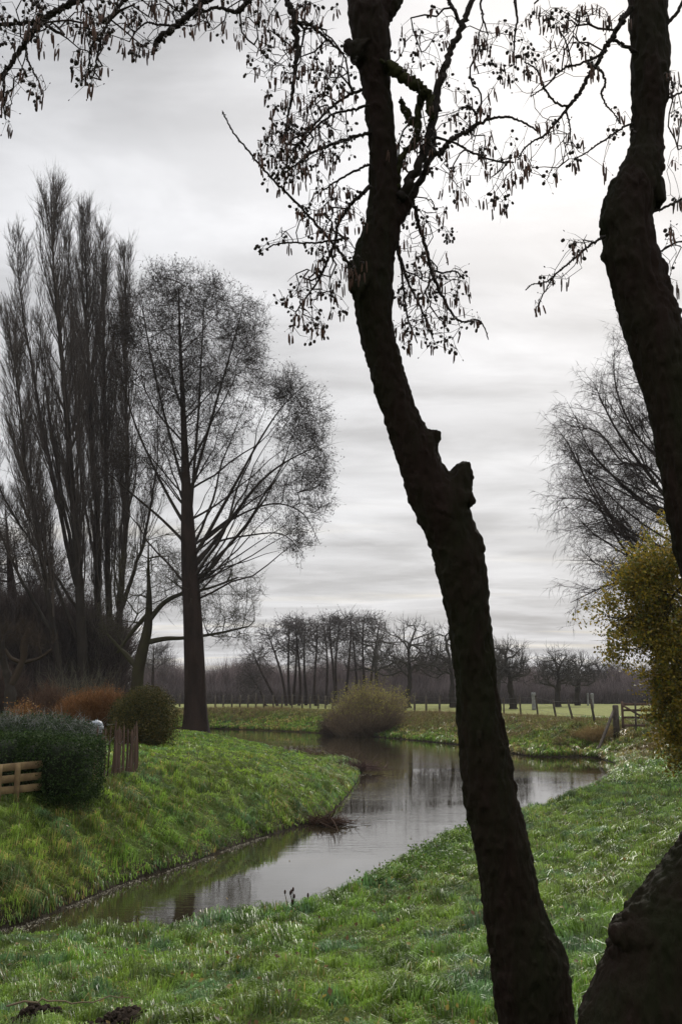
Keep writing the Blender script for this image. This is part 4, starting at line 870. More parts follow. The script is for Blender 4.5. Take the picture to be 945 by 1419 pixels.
for k, (bx, by, tx, ty, rx, ry, Yd, lab) in enumerate(orch):
    s = 86/Yd
    bare_tree(400+k, 'apple_tree', lab, [(bx, by, 4.6*s), (bx-1, by-12*s, 4.0*s), (bx+(tx-bx)*.4, by-26*s, 3.8*s), (bx+(tx-bx)*.6+2*s, by-40*s, 2.8*s), (tx, ty+ry*.6, 1.8*s)], Yd,
              [(tx, ty+ry*.35, rx*1.1, ry, 10), (tx-rx*.55, ty+ry*1.05, rx*.8, ry*.6, 5), (tx+rx*.6, ty+ry*1.05, rx*.75, ry*.6, 5)], int(100+120*s*s), bf=.35, wa=.15, seg=.7, lift=.15, rtip=.027, p=1.85, lead=((9, .5), (34, .4)), curve=.5, tw=4, twl=(.4, 1.1), twup=.45, twspread=1.0, twr=.015, col=OC,
              second=1, attach=.3, wig=.22, knob=.35, group='old orchard trees in the field', shoots=int(90*s), tmat=M_poplar, flare=.15)

# ------------------------------------------------------------------ woodland masses (too many stems to count)
def wood(name, label, seed, n, px, Yr, top, col, tcol, per, tl, spread, brush=14):
    rng = np.random.default_rng(seed); g = Geo(); Yd = rng.uniform(*Yr, n); pxs = rng.uniform(*px, n)
    x = (pxs-CX)/F*Yd*1.0; h = np.array([CAM[2]+Yd[i]*math.tan(math.atan((CY-(top(pxs[i])+rng.uniform(0, 22)))/F)+PITCH) for i in range(n)])-1.0
    A = np.stack([x, Yd, np.full(n, .9)], 1); D = rng.normal(size=(n, 3))*.05+np.array([0, 0, 1.0])
    cc = np.array(col)*rng.uniform(.7, 1.3, (n, 1)); g.twigs(A, D, h, rng.uniform(.05, .13, n), rng.normal(size=(n, 3))*.02, c=cc)
    m = n*per; t = rng.random(m)**.7; k = np.repeat(np.arange(n), per); S = A[k]+D[k]*(h[k]*t)[:, None]
    Dd = rng.normal(size=(m, 3))*spread+np.array([0, 0, 1.0]); g.twigs(S, Dd, rng.uniform(*tl, m), .016, rng.normal(size=(m, 3))*.2+np.array([0, 0, .2]), c=(np.array(tcol)*rng.uniform(.6, 1.3, (m, 1))))
    u = n*brush; S = np.stack([rng.uniform(*px, u), np.zeros(u), np.full(u, .95)], 1); yy = Yr[0]-2+rng.random(u)*8; S[:, 0] = (S[:, 0]-CX)/F*yy; S[:, 1] = yy
    g.twigs(S, rng.normal(size=(u, 3))*.35+np.array([0, 0, 1.0]), rng.uniform(.5, 3.0, u), .03, rng.normal(size=(u, 3))*.3, c=(np.array(col)*rng.uniform(.6, 1.3, (u, 1))))
    tag(g.obj(name, M_crown), label, 'woodland', kind='stuff')
wood('woodland', 'purplish brown belt of young woodland beyond the far bank', 61, 2600, (190, 1000), (112, 175), lambda p: 934 + 8*math.sin(p*.05) + (14 if p > 640 else 0) - 8*math.exp(-((p-560)/60)**2), (.085, .068, .066), (.118, .092, .090), 46, (1.2, 3.2), .35)
wood('thicket', 'dark thicket of bare stems behind the garden on the left', 62, 1300, (-170, 172), (51, 57), lambda p: 845 + 30*sst(20, 170, p) + 10*math.sin(p*.09), (.036, .028, .024), (.050, .038, .033), 50, (.8, 2.4), .5)

# ------------------------------------------------------------------ bushes
def leaf_mass(g, rng, c, r, n, size, cols, box=False, shell=.25, flat=.0, rough=.24):
    if box:
        q = rng.uniform(-1, 1, (n, 3)); ax = rng.integers(0, 3, n); sg = rng.choice([-1, 1], n); q[np.arange(n), ax] = sg*(1-shell*rng.random(n)**2*.4)
        q = np.sign(q)*np.abs(q)**.9
        q = q/np.maximum(.2, (np.abs(q)**5).sum(1)**(1/5))[:, None]*(1-shell*.3*rng.random(n))[:, None]
    else:
        u = rng.normal(size=(n, 3)); u /= np.linalg.norm(u, axis=1, keepdims=True); q = u*(1-shell*rng.random(n)**1.5)[:, None]
    P = np.array(c)+q*np.array(r)
    nn = fbm(P[:, 0]*2.2+P[:, 2], P[:, 1]*2.2-P[:, 2]*1.7, 7, 3)-.5
    P = P+q*(nn*rough+rng.exponential(.03, n))[:, None]
    P[:, 2] = np.maximum(P[:, 2], height(P[:, 0], P[:, 1])+.01)
    cols = np.array(cols); g.leaves(P, size*rng.uniform(.6, 1.3, n), cols[rng.integers(0, len(cols), n)]*rng.uniform(.6, 1.3, (n, 1)), rng, asp=.6)
    return P
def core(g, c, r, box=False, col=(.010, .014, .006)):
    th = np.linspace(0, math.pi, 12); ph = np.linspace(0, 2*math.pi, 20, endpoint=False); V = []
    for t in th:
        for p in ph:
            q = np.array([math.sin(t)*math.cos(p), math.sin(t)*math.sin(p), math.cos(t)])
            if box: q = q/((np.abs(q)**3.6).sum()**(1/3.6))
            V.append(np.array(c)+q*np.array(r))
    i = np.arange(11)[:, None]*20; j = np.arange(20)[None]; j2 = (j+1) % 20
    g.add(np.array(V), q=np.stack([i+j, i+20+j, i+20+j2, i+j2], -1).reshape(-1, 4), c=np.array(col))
# clipped hedge
rng = np.random.default_rng(71)
root = None
hc = [(-4.75, 15.6), (-6.6, 15.3)]
g = Geo(); z0 = gz(-4.6, 15.4)
root = thing('hedge', 'dark green clipped hedge behind the low wooden fence', 'hedge', (-5.4, 15.6, z0))
hx0 = at(121, 1050, 15.6)[0]
for cx, rx, hh in ((hx0-.48, .56, .84), (hx0-1.35, .80, .88), (hx0-2.7, 1.0, .88), (hx0-4.4, 1.2, .90)):
    c = (cx, 15.9, z0+hh*.5-.02); core(g, c, (rx*.80, .5, hh*.46), True); leaf_mass(g, rng, c, (rx, .66, hh*.56), 19000, .035, [(.022, .045, .009), (.030, .060, .011), (.014, .028, .008), (.040, .065, .014)], True, rough=.12)
g.obj('foliage', M_dleaf, root)
# frosty herbs above the hedge
g = Geo(); c0 = at(60, 1004, 18.0)
root = thing('herb_bed', 'frosty grey-green lavender-like plants rising behind the hedge top', 'plants', (c0[0], 18, gz(c0[0], 18)))
for px_, rr, py_ in ((5, .55, 996), (45, .55, 993), (85, .5, 997), (112, .38, 1004), (-30, .6, 996)):
    c = at(px_, py_, 18.0); b = gz(c[0], 18.0); hh = (c[2]-b); cc = (c[0], 18.0+rng.uniform(-.2, .2), b+hh*.5)
    core(g, cc, (rr*.6, .3, hh*.4), False, (.02, .026, .018)); leaf_mass(g, rng, cc, (rr, .5, hh*.58), 9000, .035, [(.035, .060, .022), (.055, .08, .038), (.03, .05, .02), (.11, .13, .10)], False, .4)
    n = 260; u = rng.uniform(-1, 1, (n, 2)); S = np.stack([cc[0]+u[:, 0]*rr, cc[1]+u[:, 1]*.4, b+hh*rng.uniform(.6, 1.0, n)], 1); g.twigs(S, rng.normal(size=(n, 3))*.8+np.array([0, 0, .7]), rng.uniform(.12, .4, n), .003, np.tile([0, 0, -.5], (n, 1)), c=np.array([.22, .22, .21]))
g.obj('foliage', M_dleaf, root)
# round evergreen shrub
c = at(200, 1000, 26); b = gz(c[0], 26); root = thing('round_shrub', 'rounded dark olive evergreen shrub behind the picket fence', 'shrub', (c[0], 26, b)); g = Geo()
cc = (c[0], 26, b+.62); core(g, cc, (.5, .5, .5)); leaf_mass(g, rng, cc, (.74, .74, .74), 26000, .04, [(.045, .048, .012), (.075, .065, .014), (.026, .034, .010), (.10, .075, .02)], False, .45, rough=.45)
for dx_, dy_, dz_, rr_ in ((.35, -.3, .35, .45), (-.3, -.45, .32, .5), (.1, .1, .95, .42), (-.45, .2, .85, .4)):
    leaf_mass(g, rng, (cc[0]+dx_, cc[1]+dy_, b+dz_), (rr_, rr_, rr_*.85), 6000, .04, [(.050, .050, .012), (.085, .070, .016), (.030, .036, .010), (.12, .085, .022)], False, .6, rough=.6)
c = at(178, 985, 27); cc2 = (c[0], 27, b+.6); core(g, cc2, (.36, .4, .46)); leaf_mass(g, rng, cc2, (.55, .6, .70), 13000, .04, [(.050, .050, .012), (.07, .06, .014), (.028, .034, .010)], False, .5, rough=.5); g.obj('foliage', M_dleaf, root)
# twig shrubs
def twig_bush(seed, name, label, px_, Yd, hpx_top, rx, col, n=2600, r=.004, leaf=None, group=None, cat='shrub', base_y=None, up=.9, lean=0, spread=1.0, ln=0, lsz=.03, lmin=0.0, root_r=.45):
    rng = np.random.default_rng(seed); c = at(px_, 955, Yd); b = gz(c[0], Yd); top = at(px_, hpx_top, Yd)[2]; H = top-b; R = rx*pxm(at(px_, 955, Yd))
    root = thing(name, label, cat, (c[0], Yd, b), group); g = Geo()
    a = rng.uniform(0, 2*np.pi, n); q = rng.random(n)**.5; A = np.stack([c[0]+np.cos(a)*q*R*root_r, Yd+np.sin(a)*q*R*root_r, np.zeros(n)], 1); A[:, 2] = height(A[:, 0], A[:, 1])-.05
    q = q*(.62+.6*vn(np.cos(a)*2.2+seed, np.sin(a)*2.2, seed)); D = np.stack([np.cos(a)*q*R*.75*spread+lean, np.sin(a)*q*R*.75*spread, H*up*np.sqrt(np.maximum(1-q**2*.75, .1))*(.55+.62*vn(A[:, 0]*3.4/R, A[:, 1]*3.4/R, seed+1))], 1)
    L = np.linalg.norm(D, axis=1)*rng.uniform(.75, 1.05, n); M_, E = g.twigs(A, D+rng.normal(size=(n, 3))*.12*H, L, r*1.6, rng.normal(size=(n, 3))*.12, c=np.array(col)*rng.uniform(.6, 1.3, (n, 1)))
    k = rng.integers(0, n, n*3); t = rng.uniform(.3, 1, n*3)[:, None]; S = A[k]*(1-t)+E[k]*t; _, E2 = g.twigs(S, (E-A)[k]/L[k][:, None]+rng.normal(size=(n*3, 3))*.6, rng.uniform(.12, .3, n*3)*H, r, rng.normal(size=(n*3, 3))*.2, c=np.array(col)*rng.uniform(.6, 1.3, (n*3, 1)))
    g.obj('branches' if False else 'crown', M_crown, root)
    if ln:
        src = np.concatenate([S, E2]); src = src[(src[:, 2]-b)/H > lmin*rng.uniform(.55, 1.6, len(src))]; k = rng.integers(0, len(src), ln); lc = np.array(leaf)
        g = Geo(); g.leaves(src[k]+rng.normal(size=(ln, 3))*.05, lsz*rng.uniform(.6, 1.3, ln), lc[rng.integers(0, len(lc), ln)]*rng.uniform(.7, 1.3, (ln, 1)), rng); o = g.obj('leaf', M_leaf, root); o['kind'] = 'stuff'
    return root
twig_bush(81, 'russet_shrub', 'dense rounded russet-brown twiggy shrub left of the dark evergreen shrub', 133, 28, 942, 42, (.16, .075, .028), n=5200, r=.006, leaf=[(.20, .09, .028), (.15, .075, .025)], ln=14000, lsz=.04, group='garden shrubs')
twig_bush(82, 'rusty_plant', 'low clump of rusty orange leaves behind the hedge', 36, 25, 966, 24, (.16, .075, .025), n=900, r=.005, leaf=[(.26, .12, .03), (.22, .13, .04)], ln=2600, lsz=.05, group='garden shrubs')
twig_bush(83, 'bare_shrub', 'thin olive-grey bare shrub standing before the poplar trunks', 112, 42, 890, 44, (.085, .078, .055), n=260, r=.006, group='garden shrubs', spread=1.3)
twig_bush(84, 'bare_shrub', 'low reddish brown bare shrub right of the pollarded tree', 72, 34, 938, 30, (.085, .050, .032), n=1400, r=.006, group='garden shrubs')
twig_bush(85, 'bare_shrub', 'wide dark brown bare shrub under the left edge poplars', -8, 46, 905, 46, (.060, .040, .030), n=1800, r=.007, group='garden shrubs')
twig_bush(86, 'willow_bush', 'yellow-tinged willow bush on the far bank at the water edge', 507, 60, 944, 34, (.15, .11, .070), n=2600, r=.008, leaf=[(.28, .26, .05), (.34, .31, .06), (.20, .20, .05)], ln=11000, lsz=.07, lmin=.42, spread=1.2, root_r=.9, group='bank bushes')
twig_bush(87, 'dead_reed_clump', 'brown dead undergrowth sprawling left of the yellow willow bush', 482, 61.5, 982, 34, (.075, .050, .036), n=2200, r=.010, group='bank bushes', spread=1.5)
twig_bush(88, 'dead_reed_clump', 'reddish brown bramble patch on the far bank behind the alder trunk', 302, 80, 985, 22, (.13, .062, .040), n=700, r=.012, group='bank bushes', spread=1.4)
twig_bush(89, 'bramble_clump', 'brown dead weeds at the foot of the strut below the gate', 818, 43.5, 1000, 24, (.26, .18, .075), n=900, r=.006, group='bank bushes', spread=1.5)

# ------------------------------------------------------------------ far-bank tall dead grass and weeds (one tangle)
rng = np.random.default_rng(90); n = 60000
seg = outer[(outer[:, 1] > 33)]; k = rng.integers(0, len(seg)-1, n); t = rng.random(n)[:, None]; Q = seg[k]*(1-t)+seg[k+1]*t
dv = rng.uniform(1.2, 6.0, n); tn = seg[k+1]-seg[k]; nr = np.stack([tn[:, 1], -tn[:, 0]], 1); nr /= np.linalg.norm(nr, axis=1, keepdims=True)
Q = Q+nr*dv[:, None]; di_, do_, w_ = bankinfo(Q[:, 0], Q[:, 1])
patch = fbm(Q[:, 0]*.25, Q[:, 1]*.25, 91, 3); ok = (~w_) & (do_ < di_) & (do_ > .8) & (Q[:, 0] > -34) & (patch > .50); Q = Q[ok]; n = len(Q)
z_ = height(Q[:, 0], Q[:, 1]); D = Q[:, 1]; g = Geo()
g.twigs(np.column_stack([Q, z_-.02]), rng.normal(size=(n, 3))*[.45, .45, .2]+np.array([0, 0, 1.0]), rng.uniform(.15, .5, n), .0045*D/40, rng.normal(size=(n, 3))*.5, c=np.array([.24, .17, .08])*rng.uniform(.45, 1.2, (n, 1)))
tag(g.obj('dead_grass', M_drygrass), 'tall dead straw-coloured grass along the far bank top', 'grass', kind='stuff')

rng = np.random.default_rng(92); n = 190000
k = rng.integers(0, len(seg)-1, n); t = rng.random(n)[:, None]; Q = seg[k]*(1-t)+seg[k+1]*t
tn = seg[k+1]-seg[k]; nr = np.stack([tn[:, 1], -tn[:, 0]], 1); nr /= np.linalg.norm(nr, axis=1, keepdims=True); Q = Q+nr*rng.uniform(.05, 7, n)[:, None]
di_, do_, w_ = bankinfo(Q[:, 0], Q[:, 1]); ok = (~w_) & (do_ < di_) & (Q[:, 0] > -36) & (do_ > .05) & (Q[:, 1] > 40); Q = Q[ok]; do_ = do_[ok]; n = len(Q); D = Q[:, 1]
cc = grasscol(Q[:, 0], Q[:, 1], rng, .3)*.9; up_ = (sst(1.2, 3.4, do_+3*(fbm(Q[:, 0]*.3, Q[:, 1]*.3, 44, 2)-.5))*.62)[:, None]; cc = cc*(1-up_)+np.array([.24, .18, .08])*rng.uniform(.4, 1.1, (n, 1))*up_
g = Geo(); blades(g, Q[:, 0], Q[:, 1], height(Q[:, 0], Q[:, 1]), rng.uniform(.10, .34, n), .0011*D*rng.uniform(.6, 1.2, n), rng.normal(size=(n, 3))*[.5, .5, 0], cc, rng)
tag(g.obj('far_bank_grass', M_drygrass), 'rough green and brown grass on the slope of the far bank', 'grass', kind='stuff')

# leafy weeds along the near lip of the bank
g = Geo(); seg = outer[(outer[:, 1] > 13.0) & (outer[:, 1] < 19)]; n = 1000; k = rng.integers(0, len(seg)-1, n); t = rng.random(n)[:, None]; Q = seg[k]*(1-t)+seg[k+1]*t
off = rng.uniform(.15, 1.5, n)*(.5+vn(Q[:, 0]*1.2, Q[:, 1]*1.2, 4)); Q = Q+np.stack([off*.75, -off*.65], 1); di_, do_, w_ = bankinfo(Q[:, 0], Q[:, 1]); pt = vn(Q[:, 0]*1.6, Q[:, 1]*1.6, 12) > .45; Q = Q[(~w_) & pt]; n = len(Q)
B = np.column_stack([Q, height(Q[:, 0], Q[:, 1])]); H = rng.uniform(.05, .17, n); D = rng.normal(size=(n, 3))*.25+np.array([0, 0, 1.0]); g.twigs(B, D, H, .002, np.zeros((n, 3)), c=np.array([.05, .07, .02]))
L = np.repeat(B, 9, 0)+np.repeat(D*H[:, None], 9, 0)*rng.uniform(.35, 1.05, (n*9, 1))+rng.normal(size=(n*9, 3))*.03
g.leaves(L, rng.uniform(.025, .05, n*9), np.array([.075, .13, .022])*rng.uniform(.6, 1.6, (n*9, 1)), rng, up=1.5, asp=.75)
tag(g.obj('weeds', M_leaf), 'broad-leaved nettles and weeds along the near lip of the bank', 'weeds', kind='stuff')
g = Geo(); seg = inner[(inner[:, 1] > 11.4) & (inner[:, 1] < 34)]; n = 3600; k = rng.integers(0, len(seg)-1, n); t = rng.random(n)[:, None]; Q = seg[k]*(1-t)+seg[k+1]*t
tn = seg[k+1]-seg[k]; nr = np.stack([tn[:, 1], -tn[:, 0]], 1); nr /= np.linalg.norm(nr, axis=1, keepdims=True)
Q = Q+nr*(rng.exponential(.03, n)*(1+2*vn(seg[k][:, 0]*1.1, seg[k][:, 1]*1.1, 8)))[:, None]; keep_ = inside(Q[:, 0], Q[:, 1], river) & (vn(Q[:, 0]*1.4, Q[:, 1]*1.4, 3)+(Q[:, 1] < 17)*.12 > .55); Q = Q[keep_]; n = len(Q)
g.leaves(np.column_stack([Q, np.full(n, .006)]), rng.uniform(.012, .045, n), np.array([.22, .20, .15])*rng.uniform(.2, 1.3, (n, 1)), rng, up=30)
m = 260; Q = np.column_stack([rng.uniform(-6, 9, m), rng.uniform(11, 40, m)]); Q = Q[inside(Q[:, 0], Q[:, 1], river)]; m = len(Q); g.leaves(np.column_stack([Q, np.full(m, .006)]), rng.uniform(.03, .06, m), np.array([.20, .14, .05])*rng.uniform(.4, 1.2, (m, 1)), rng, up=30)
tag(g.obj('water_scum', M_dleaf, smooth=False), 'pale scum and floating leaf bits along the left water edge', 'scum', kind='stuff')
# fallen leaves
g = Geo(); n = 900; Dd = 5+20*rng.random(n)**1.3; th = rng.uniform(-.4, .4, n); x = Dd*np.sin(th)+.5; y = Dd*np.cos(th); di_, do_, w_ = bankinfo(x, y); ok = ~w_; x = x[ok]; y = y[ok]; n = len(x)
cl = np.array([(.20, .13, .04), (.13, .08, .04), (.25, .20, .05), (.09, .055, .03)]); g.leaves(np.column_stack([x, y, height(x, y)+rng.uniform(.04, .11, n)]), rng.uniform(.03, .055, n), cl[rng.integers(0, 4, n)], rng, up=2.5, asp=.7)
tag(g.obj('fallen_leaves', M_leaf), 'scattered yellow and brown fallen leaves in the grass', 'leaves', kind='stuff')

# ------------------------------------------------------------------ low wooden fence
rng = np.random.default_rng(95)
a = at(-75, 955, 14.0); b = at(64, 955, 15.3); za = gz(a[0], a[1]); zb = gz(b[0], b[1])
A = np.array([a[0], 14.0, za]); Bq = np.array([b[0], 15.3, zb]); zb = onz(0, 1, 0) is None
zt = at(5, 1062, 14.75)[2]; zbm = at(5, 1103, 14.75)[2]
A[2] = Bq[2] = zbm; root = thing('low_fence', 'low pale wooden slat fence in front of the dark hedge', 'fence', tuple(A)); h = zt-zbm
for f in (.12, .50, .90):
    g = Geo(); g.beam(A+[0, 0, h*f], Bq+[0, 0, h*f+.03], .03, .105, rng=rng, jit=.003); g.obj('rail', M_plank, root)
for t in (.22, .535, .575, .76):
    p = A*(1-t)+Bq*t+np.array([0, -.05, 0]); g = Geo(); g.beam([p[0], p[1], gz(p[0], p[1])-.1], p+[0, 0, h*1.02+.02], .075, .04, roll=(0, 1, 0)); g.obj('post', M_plank, root)
# chestnut paling fence
A = np.array([at(136, 955, 17.3)[0], 17.3]); Bq = np.array([at(194, 955, 19.4)[0], 19.4]); root = thing('picket_fence', 'leaning chestnut paling fence of uneven split stakes', 'fence', (A[0], A[1], gz(*A)))
tops = []
ts = list(np.linspace(0, .36, 6))+list(np.linspace(.42, 1, 17))
for k, t in enumerate(ts):
    p = A*(1-t)+Bq*t+rng.normal(size=2)*.006; zb = gz(*p); H = rng.uniform(.80, .95)*(1.04 if t < .4 else 1.0); ln = rng.normal()*.022; w_ = rng.uniform(.011, .016) if t < .4 else rng.uniform(.016, .023)
    g = Geo(); P0 = np.array([p[0], p[1], zb-.1]); P1 = np.array([p[0]+ln, p[1]+rng.normal()*.03, zb+H-.06]); P2 = P1+np.array([ln*.08, 0, .07])
    Pm = (P0+P1)/2+rng.normal(size=3)*.010; g.tube([P0, Pm, P1, P2], [w_, w_*1.05, w_*.9, w_*.25], 6); g.obj('stake', M_wood, root, smooth=False); tops.append((P0, P1))
for f in (.3, .78):
    g = Geo(); g.tube([q0*(1-f)+q1*f+np.array([0, -.035, 0]) for q0, q1 in tops], .003, 4); g.obj('wire', M_wire, root)
# zinc bin with a domed lid
c = at(136, 955, 19.9); b = gz(c[0], 19.9); top = at(136, 998, 19.9)[2]; H = top-b; root = thing('garden_bin', 'round grey metal bin with a pale domed lid beside the picket fence', 'bin', (c[0], 19.9, b))
def lathe(g, c, prof, k=24, col=None):
    V = [[c[0]+r*math.cos(a), c[1]+r*math.sin(a), c[2]+z] for r, z in prof for a in np.arange(k)*2*math.pi/k]; n = len(prof)
    g.add(V, q=[(i*k+j, i*k+(j+1) % k, (i+1)*k+(j+1) % k, (i+1)*k+j) for i in range(n-1) for j in range(k)], c=col)
g = Geo(); lathe(g, (c[0], 19.9, b), [(.001, 0), (.12, 0), (.125, .02), (.132, H-.17), (.126, H-.165), (.001, H-.165)]); g.obj('body', M_dmetal, root)
g = Geo(); lathe(g, (c[0], 19.9, b), [(.140, H-.165), (.144, H-.16), (.144, H-.115), (.138, H-.11), (.134, H-.112)]); g.obj('rim', M_metal, root)
g = Geo(); lathe(g, (c[0], 19.9, b), [(.130, H-.112), (.128, H-.08), (.108, H-.035), (.07, H-.012), (.03, H-.004), (.028, H+.006), (.001, H+.008)]); g.obj('lid', M_metal, root)

# ------------------------------------------------------------------ gate, gate posts, wire fence
rng = np.random.default_rng(97)
Yg = 43.0
p0 = gp(851, Yg); root = thing('gate_post', 'stout wooden corner post with a slanting strut beside the gate', 'post', tuple(p0))
g = Geo(); g.tube([p0-[0, 0, .3], p0+[0, 0, .65], p0+[0, 0, 1.24], p0+[0, 0, 1.28]], [.135, .13, .125, .10], 10); g.obj('post', M_post, root)
e = at(823, 1029, 41.0); e[2] = gz(e[0], e[1])-.1; g = Geo(); g.beam(e, p0+[-.10, -.05, 1.02], .10, .10, rng=rng, jit=.006); g.obj('strut', M_post, root)
p1 = gp(912, Yg); root2 = thing('gate_post', 'thinner latch post at the far right end of the gate', 'post', tuple(p1)); g = Geo(); g.tube([p1-[0, 0, .3], p1+[0, 0, 1.15], p1+[0, 0, 1.2]], [.09, .085, .06], 9); g.obj('post', M_post, root2)
a = gp(859, Yg); b_ = gp(906, Yg); a[2] = b_[2] = (a[2]+b_[2])/2; root = thing('field_gate', 'brown wooden field gate with four bars and a diagonal brace', 'gate', tuple(a))
for hgt, hh in ((.22, .10), (.55, .09), (.85, .09), (1.10, .11)):
    g = Geo(); g.beam(a+[0, 0, hgt], b_+[0, 0, hgt], .04, hh, rng=rng, jit=.003); g.obj('bar', M_wood, root)
for f in (0.02, .98):
    q = a*(1-f)+b_*f+np.array([0, -.045, 0]); g = Geo(); g.beam(q+[0, 0, .12], q+[0, 0, 1.22], .10, .04, roll=(0, 1, 0)); g.obj('stile', M_wood, root)
g = Geo(); q = a*.58+b_*.42+np.array([0, -.05, 0]); g.beam(a+[.05, -.06, 1.05], b_+[-.05, -.06, .25], .04, .08); g.obj('brace', M_wood, root)
g = Geo(); q = a*.62+b_*.38+np.array([0, -.10, -.1]); g.beam(q, q+[.03, 0, 1.35], .07, .05, roll=(0, 1, 0)); g.obj('upright', M_post, root)

posts = [(823, 45.5, -.10), (794, 49, -.16), (770, 52.5, -.10), (744.5, 58, -.07), (720.5, 61, -.03), (697, 64, 0), (676, 66, .02), (655, 67.5, 0), (637, 69, 0), (608, 70, 0.02), (590, 71, 0), (574, 73, 0)]
posts2 = [(561, 74, 0), (545, 75.5, 0), (528, 77, .02), (510, 78, 0), (494, 79.5, 0), (482, 80.5, 0), (471, 81.5, -.02), (461, 82, 0), (451, 83, 0), (441, 84, .02), (430, 84.6, 0), (419, 85, 0), (405, 85.6, 0), (391, 86, .02), (379, 86.5, 0), (366, 87, 0), (355, 87.6, 0), (344, 88, 0.02), (333, 88.5, 0), (322, 89, 0), (310, 89.5, 0), (299, 90, 0), (250, 92, 0), (239, 92.5, 0), (228, 93, 0)]
def wire_fence(label, posts):
    first = gp(posts[0][0], posts[0][1]); root = thing('wire_fence', label, 'fence', tuple(first), 'post and wire field fences'); T_ = []
    for px_, Yd, ln in posts:
        q = gp(px_, Yd); H = 1.12*rng.uniform(.9, 1.08); w_ = .055 if Yd < 70 else .075
        g = Geo(); t = q+np.array([ln*1.9, 0, H]); g.tube([q-[0, 0, .25], t, t+[0, 0, .02]], [w_, w_*.95, w_*.6], 7); g.obj('post', M_post, root); T_.append((q, t))
    for f in (.35, .65, .93):
        g = Geo(); g.tube([a*(1-f)+b*f for a, b in T_], .006, 3); g.obj('wire', M_wire, root)
    return root
wire_fence('post and wire fence with leaning posts between the gate and the near trunk', posts)
wire_fence('far post and wire fence on the bank left of the yellow willow bush', posts2)
for px_, Yd, H, w_, lab in ((738.5, 78, 1.35, .17, 'pale grey wooden tree guard just right of the leaning orchard tree'), (819.5, 84, 1.25, .13, 'slim pale grey guard post in the field left of the gate'), (813.5, 100, 1.2, .10, 'small far grey post left of the slim guard post')):
    q = gp(px_, Yd); root = thing('tree_guard', lab, 'post', tuple(q), 'grey tree guards in the field')
    g = Geo(); g.beam(q-[0, 0, .1], q+[0, 0, H], w_*1.6, w_*1.6, roll=(0, 1, 0)); g.obj('stake', M_gpost, root)
    g = Geo(); g.beam(q+[0, 0, H*.86], q+[0, 0, H*.93], w_*1.9, w_*1.9, roll=(0, 1, 0)); g.obj('collar', M_gpost, root)

# ------------------------------------------------------------------ driftwood and debris
def debris(name, label, c, rx, n, col, L, r, extra=(), group='branches caught at the water edge', flat=.35):
    rng = np.random.default_rng(int(abs(c[0])*100)+n); root = thing(name, label, 'branches', (c[0], c[1], 0), group); g = Geo()
    A = np.array(c)+rng.normal(size=(n, 3))*[rx, rx*.5, .03]; A[:, 2] = np.maximum(A[:, 2], .0); D = rng.normal(size=(n, 3))*[1, .8, flat]; D[:, 2] = np.abs(D[:, 2]); g.twigs(A, D, rng.uniform(*L, n), r, rng.normal(size=(n, 3))*.4, c=np.array(col)*rng.uniform(.6, 1.3, (n, 1)))
    g.obj('twig_pile', M_crown, root)['kind'] = 'stuff'
    for pts, rr in extra:
        g = Geo(); P = crom(np.array(pts), 5); g.tube(P, np.linspace(rr, rr*.35, len(P)), 7, c=np.array(col)*.7); g.obj('branch', M_crown, root)
c = onz(452, 1143, 0)
debris('driftwood', 'dead forked branch and twigs caught at the spit side of the water', (c[0], c[1], .04), .22, 420, (.060, .034, .022), (.15, .5), .006,
       [([(c[0]+.0, c[1], .02), (c[0]+.15, c[1]-.05, .22), (c[0]+.18, c[1]-.05, .38)], .022), ([(c[0]-.1, c[1], .02), (c[0]+.3, c[1]-.1, .06), (c[0]+.62, c[1]-.1, .03)], .02), ([(c[0]+.12, c[1]-.1, -.1), (c[0]-.1, c[1]-.5, .10), (c[0]+.22, c[1]-.9, .02)], .02), ([(c[0]+.1, c[1]-.25, .16), (c[0]+.2, c[1]-.6, .06), (c[0]+.26, c[1]-.95, -.05)], .018)])
c = onz(480, 1073, 0)
debris('driftwood', 'heap of dark twigs washed up at the tip of the grassy spit', (c[0]+.1, c[1]+.6, .12), .38, 900, (.075, .045, .038), (.2, .7), .009, [([(c[0]+.1, c[1]+.3, .1), (c[0]+.6, c[1]+.2, .22), (c[0]+1.0, c[1]+.2, .25)], .02)])
c = onz(412, 1046, .45)
debris('driftwood', 'thin brown weeds and sticks along the back edge of the spit', (c[0], c[1], gz(c[0], c[1])+.02), .8, 500, (.085, .055, .035), (.15, .45), .008)
# dead stalks on the near lip
for px_, py_, n_, lab in ((403, 1256, 7, 'few dark dead stalks standing on the near lip of the bank'), (724, 1112, 5, 'dark dead dock stalk beside the near leaning trunk')):
    q = onz(px_, py_, .35); q[2] = gz(q[0], q[1]); root = thing('dead_stalk', lab, 'plant', tuple(q), 'dead stalks on the bank')
    for k in range(n_):
        g = Geo(); s = q+np.array([rng.normal()*.08, rng.normal()*.08, -.02]); e = s+np.array([rng.normal()*.05, 0, rng.uniform(.12, .32)]); g.tube([s, (s+e)/2+rng.normal(size=3)*.01, e], [.007, .006, .003], 5, c=np.array([.03, .02, .015]))
        g.blobs(np.array([e]), np.array([[0, 0, 1.0]]), .05, .012, c=np.array([.035, .02, .014]))
        g.obj('stem', M_crown, root)
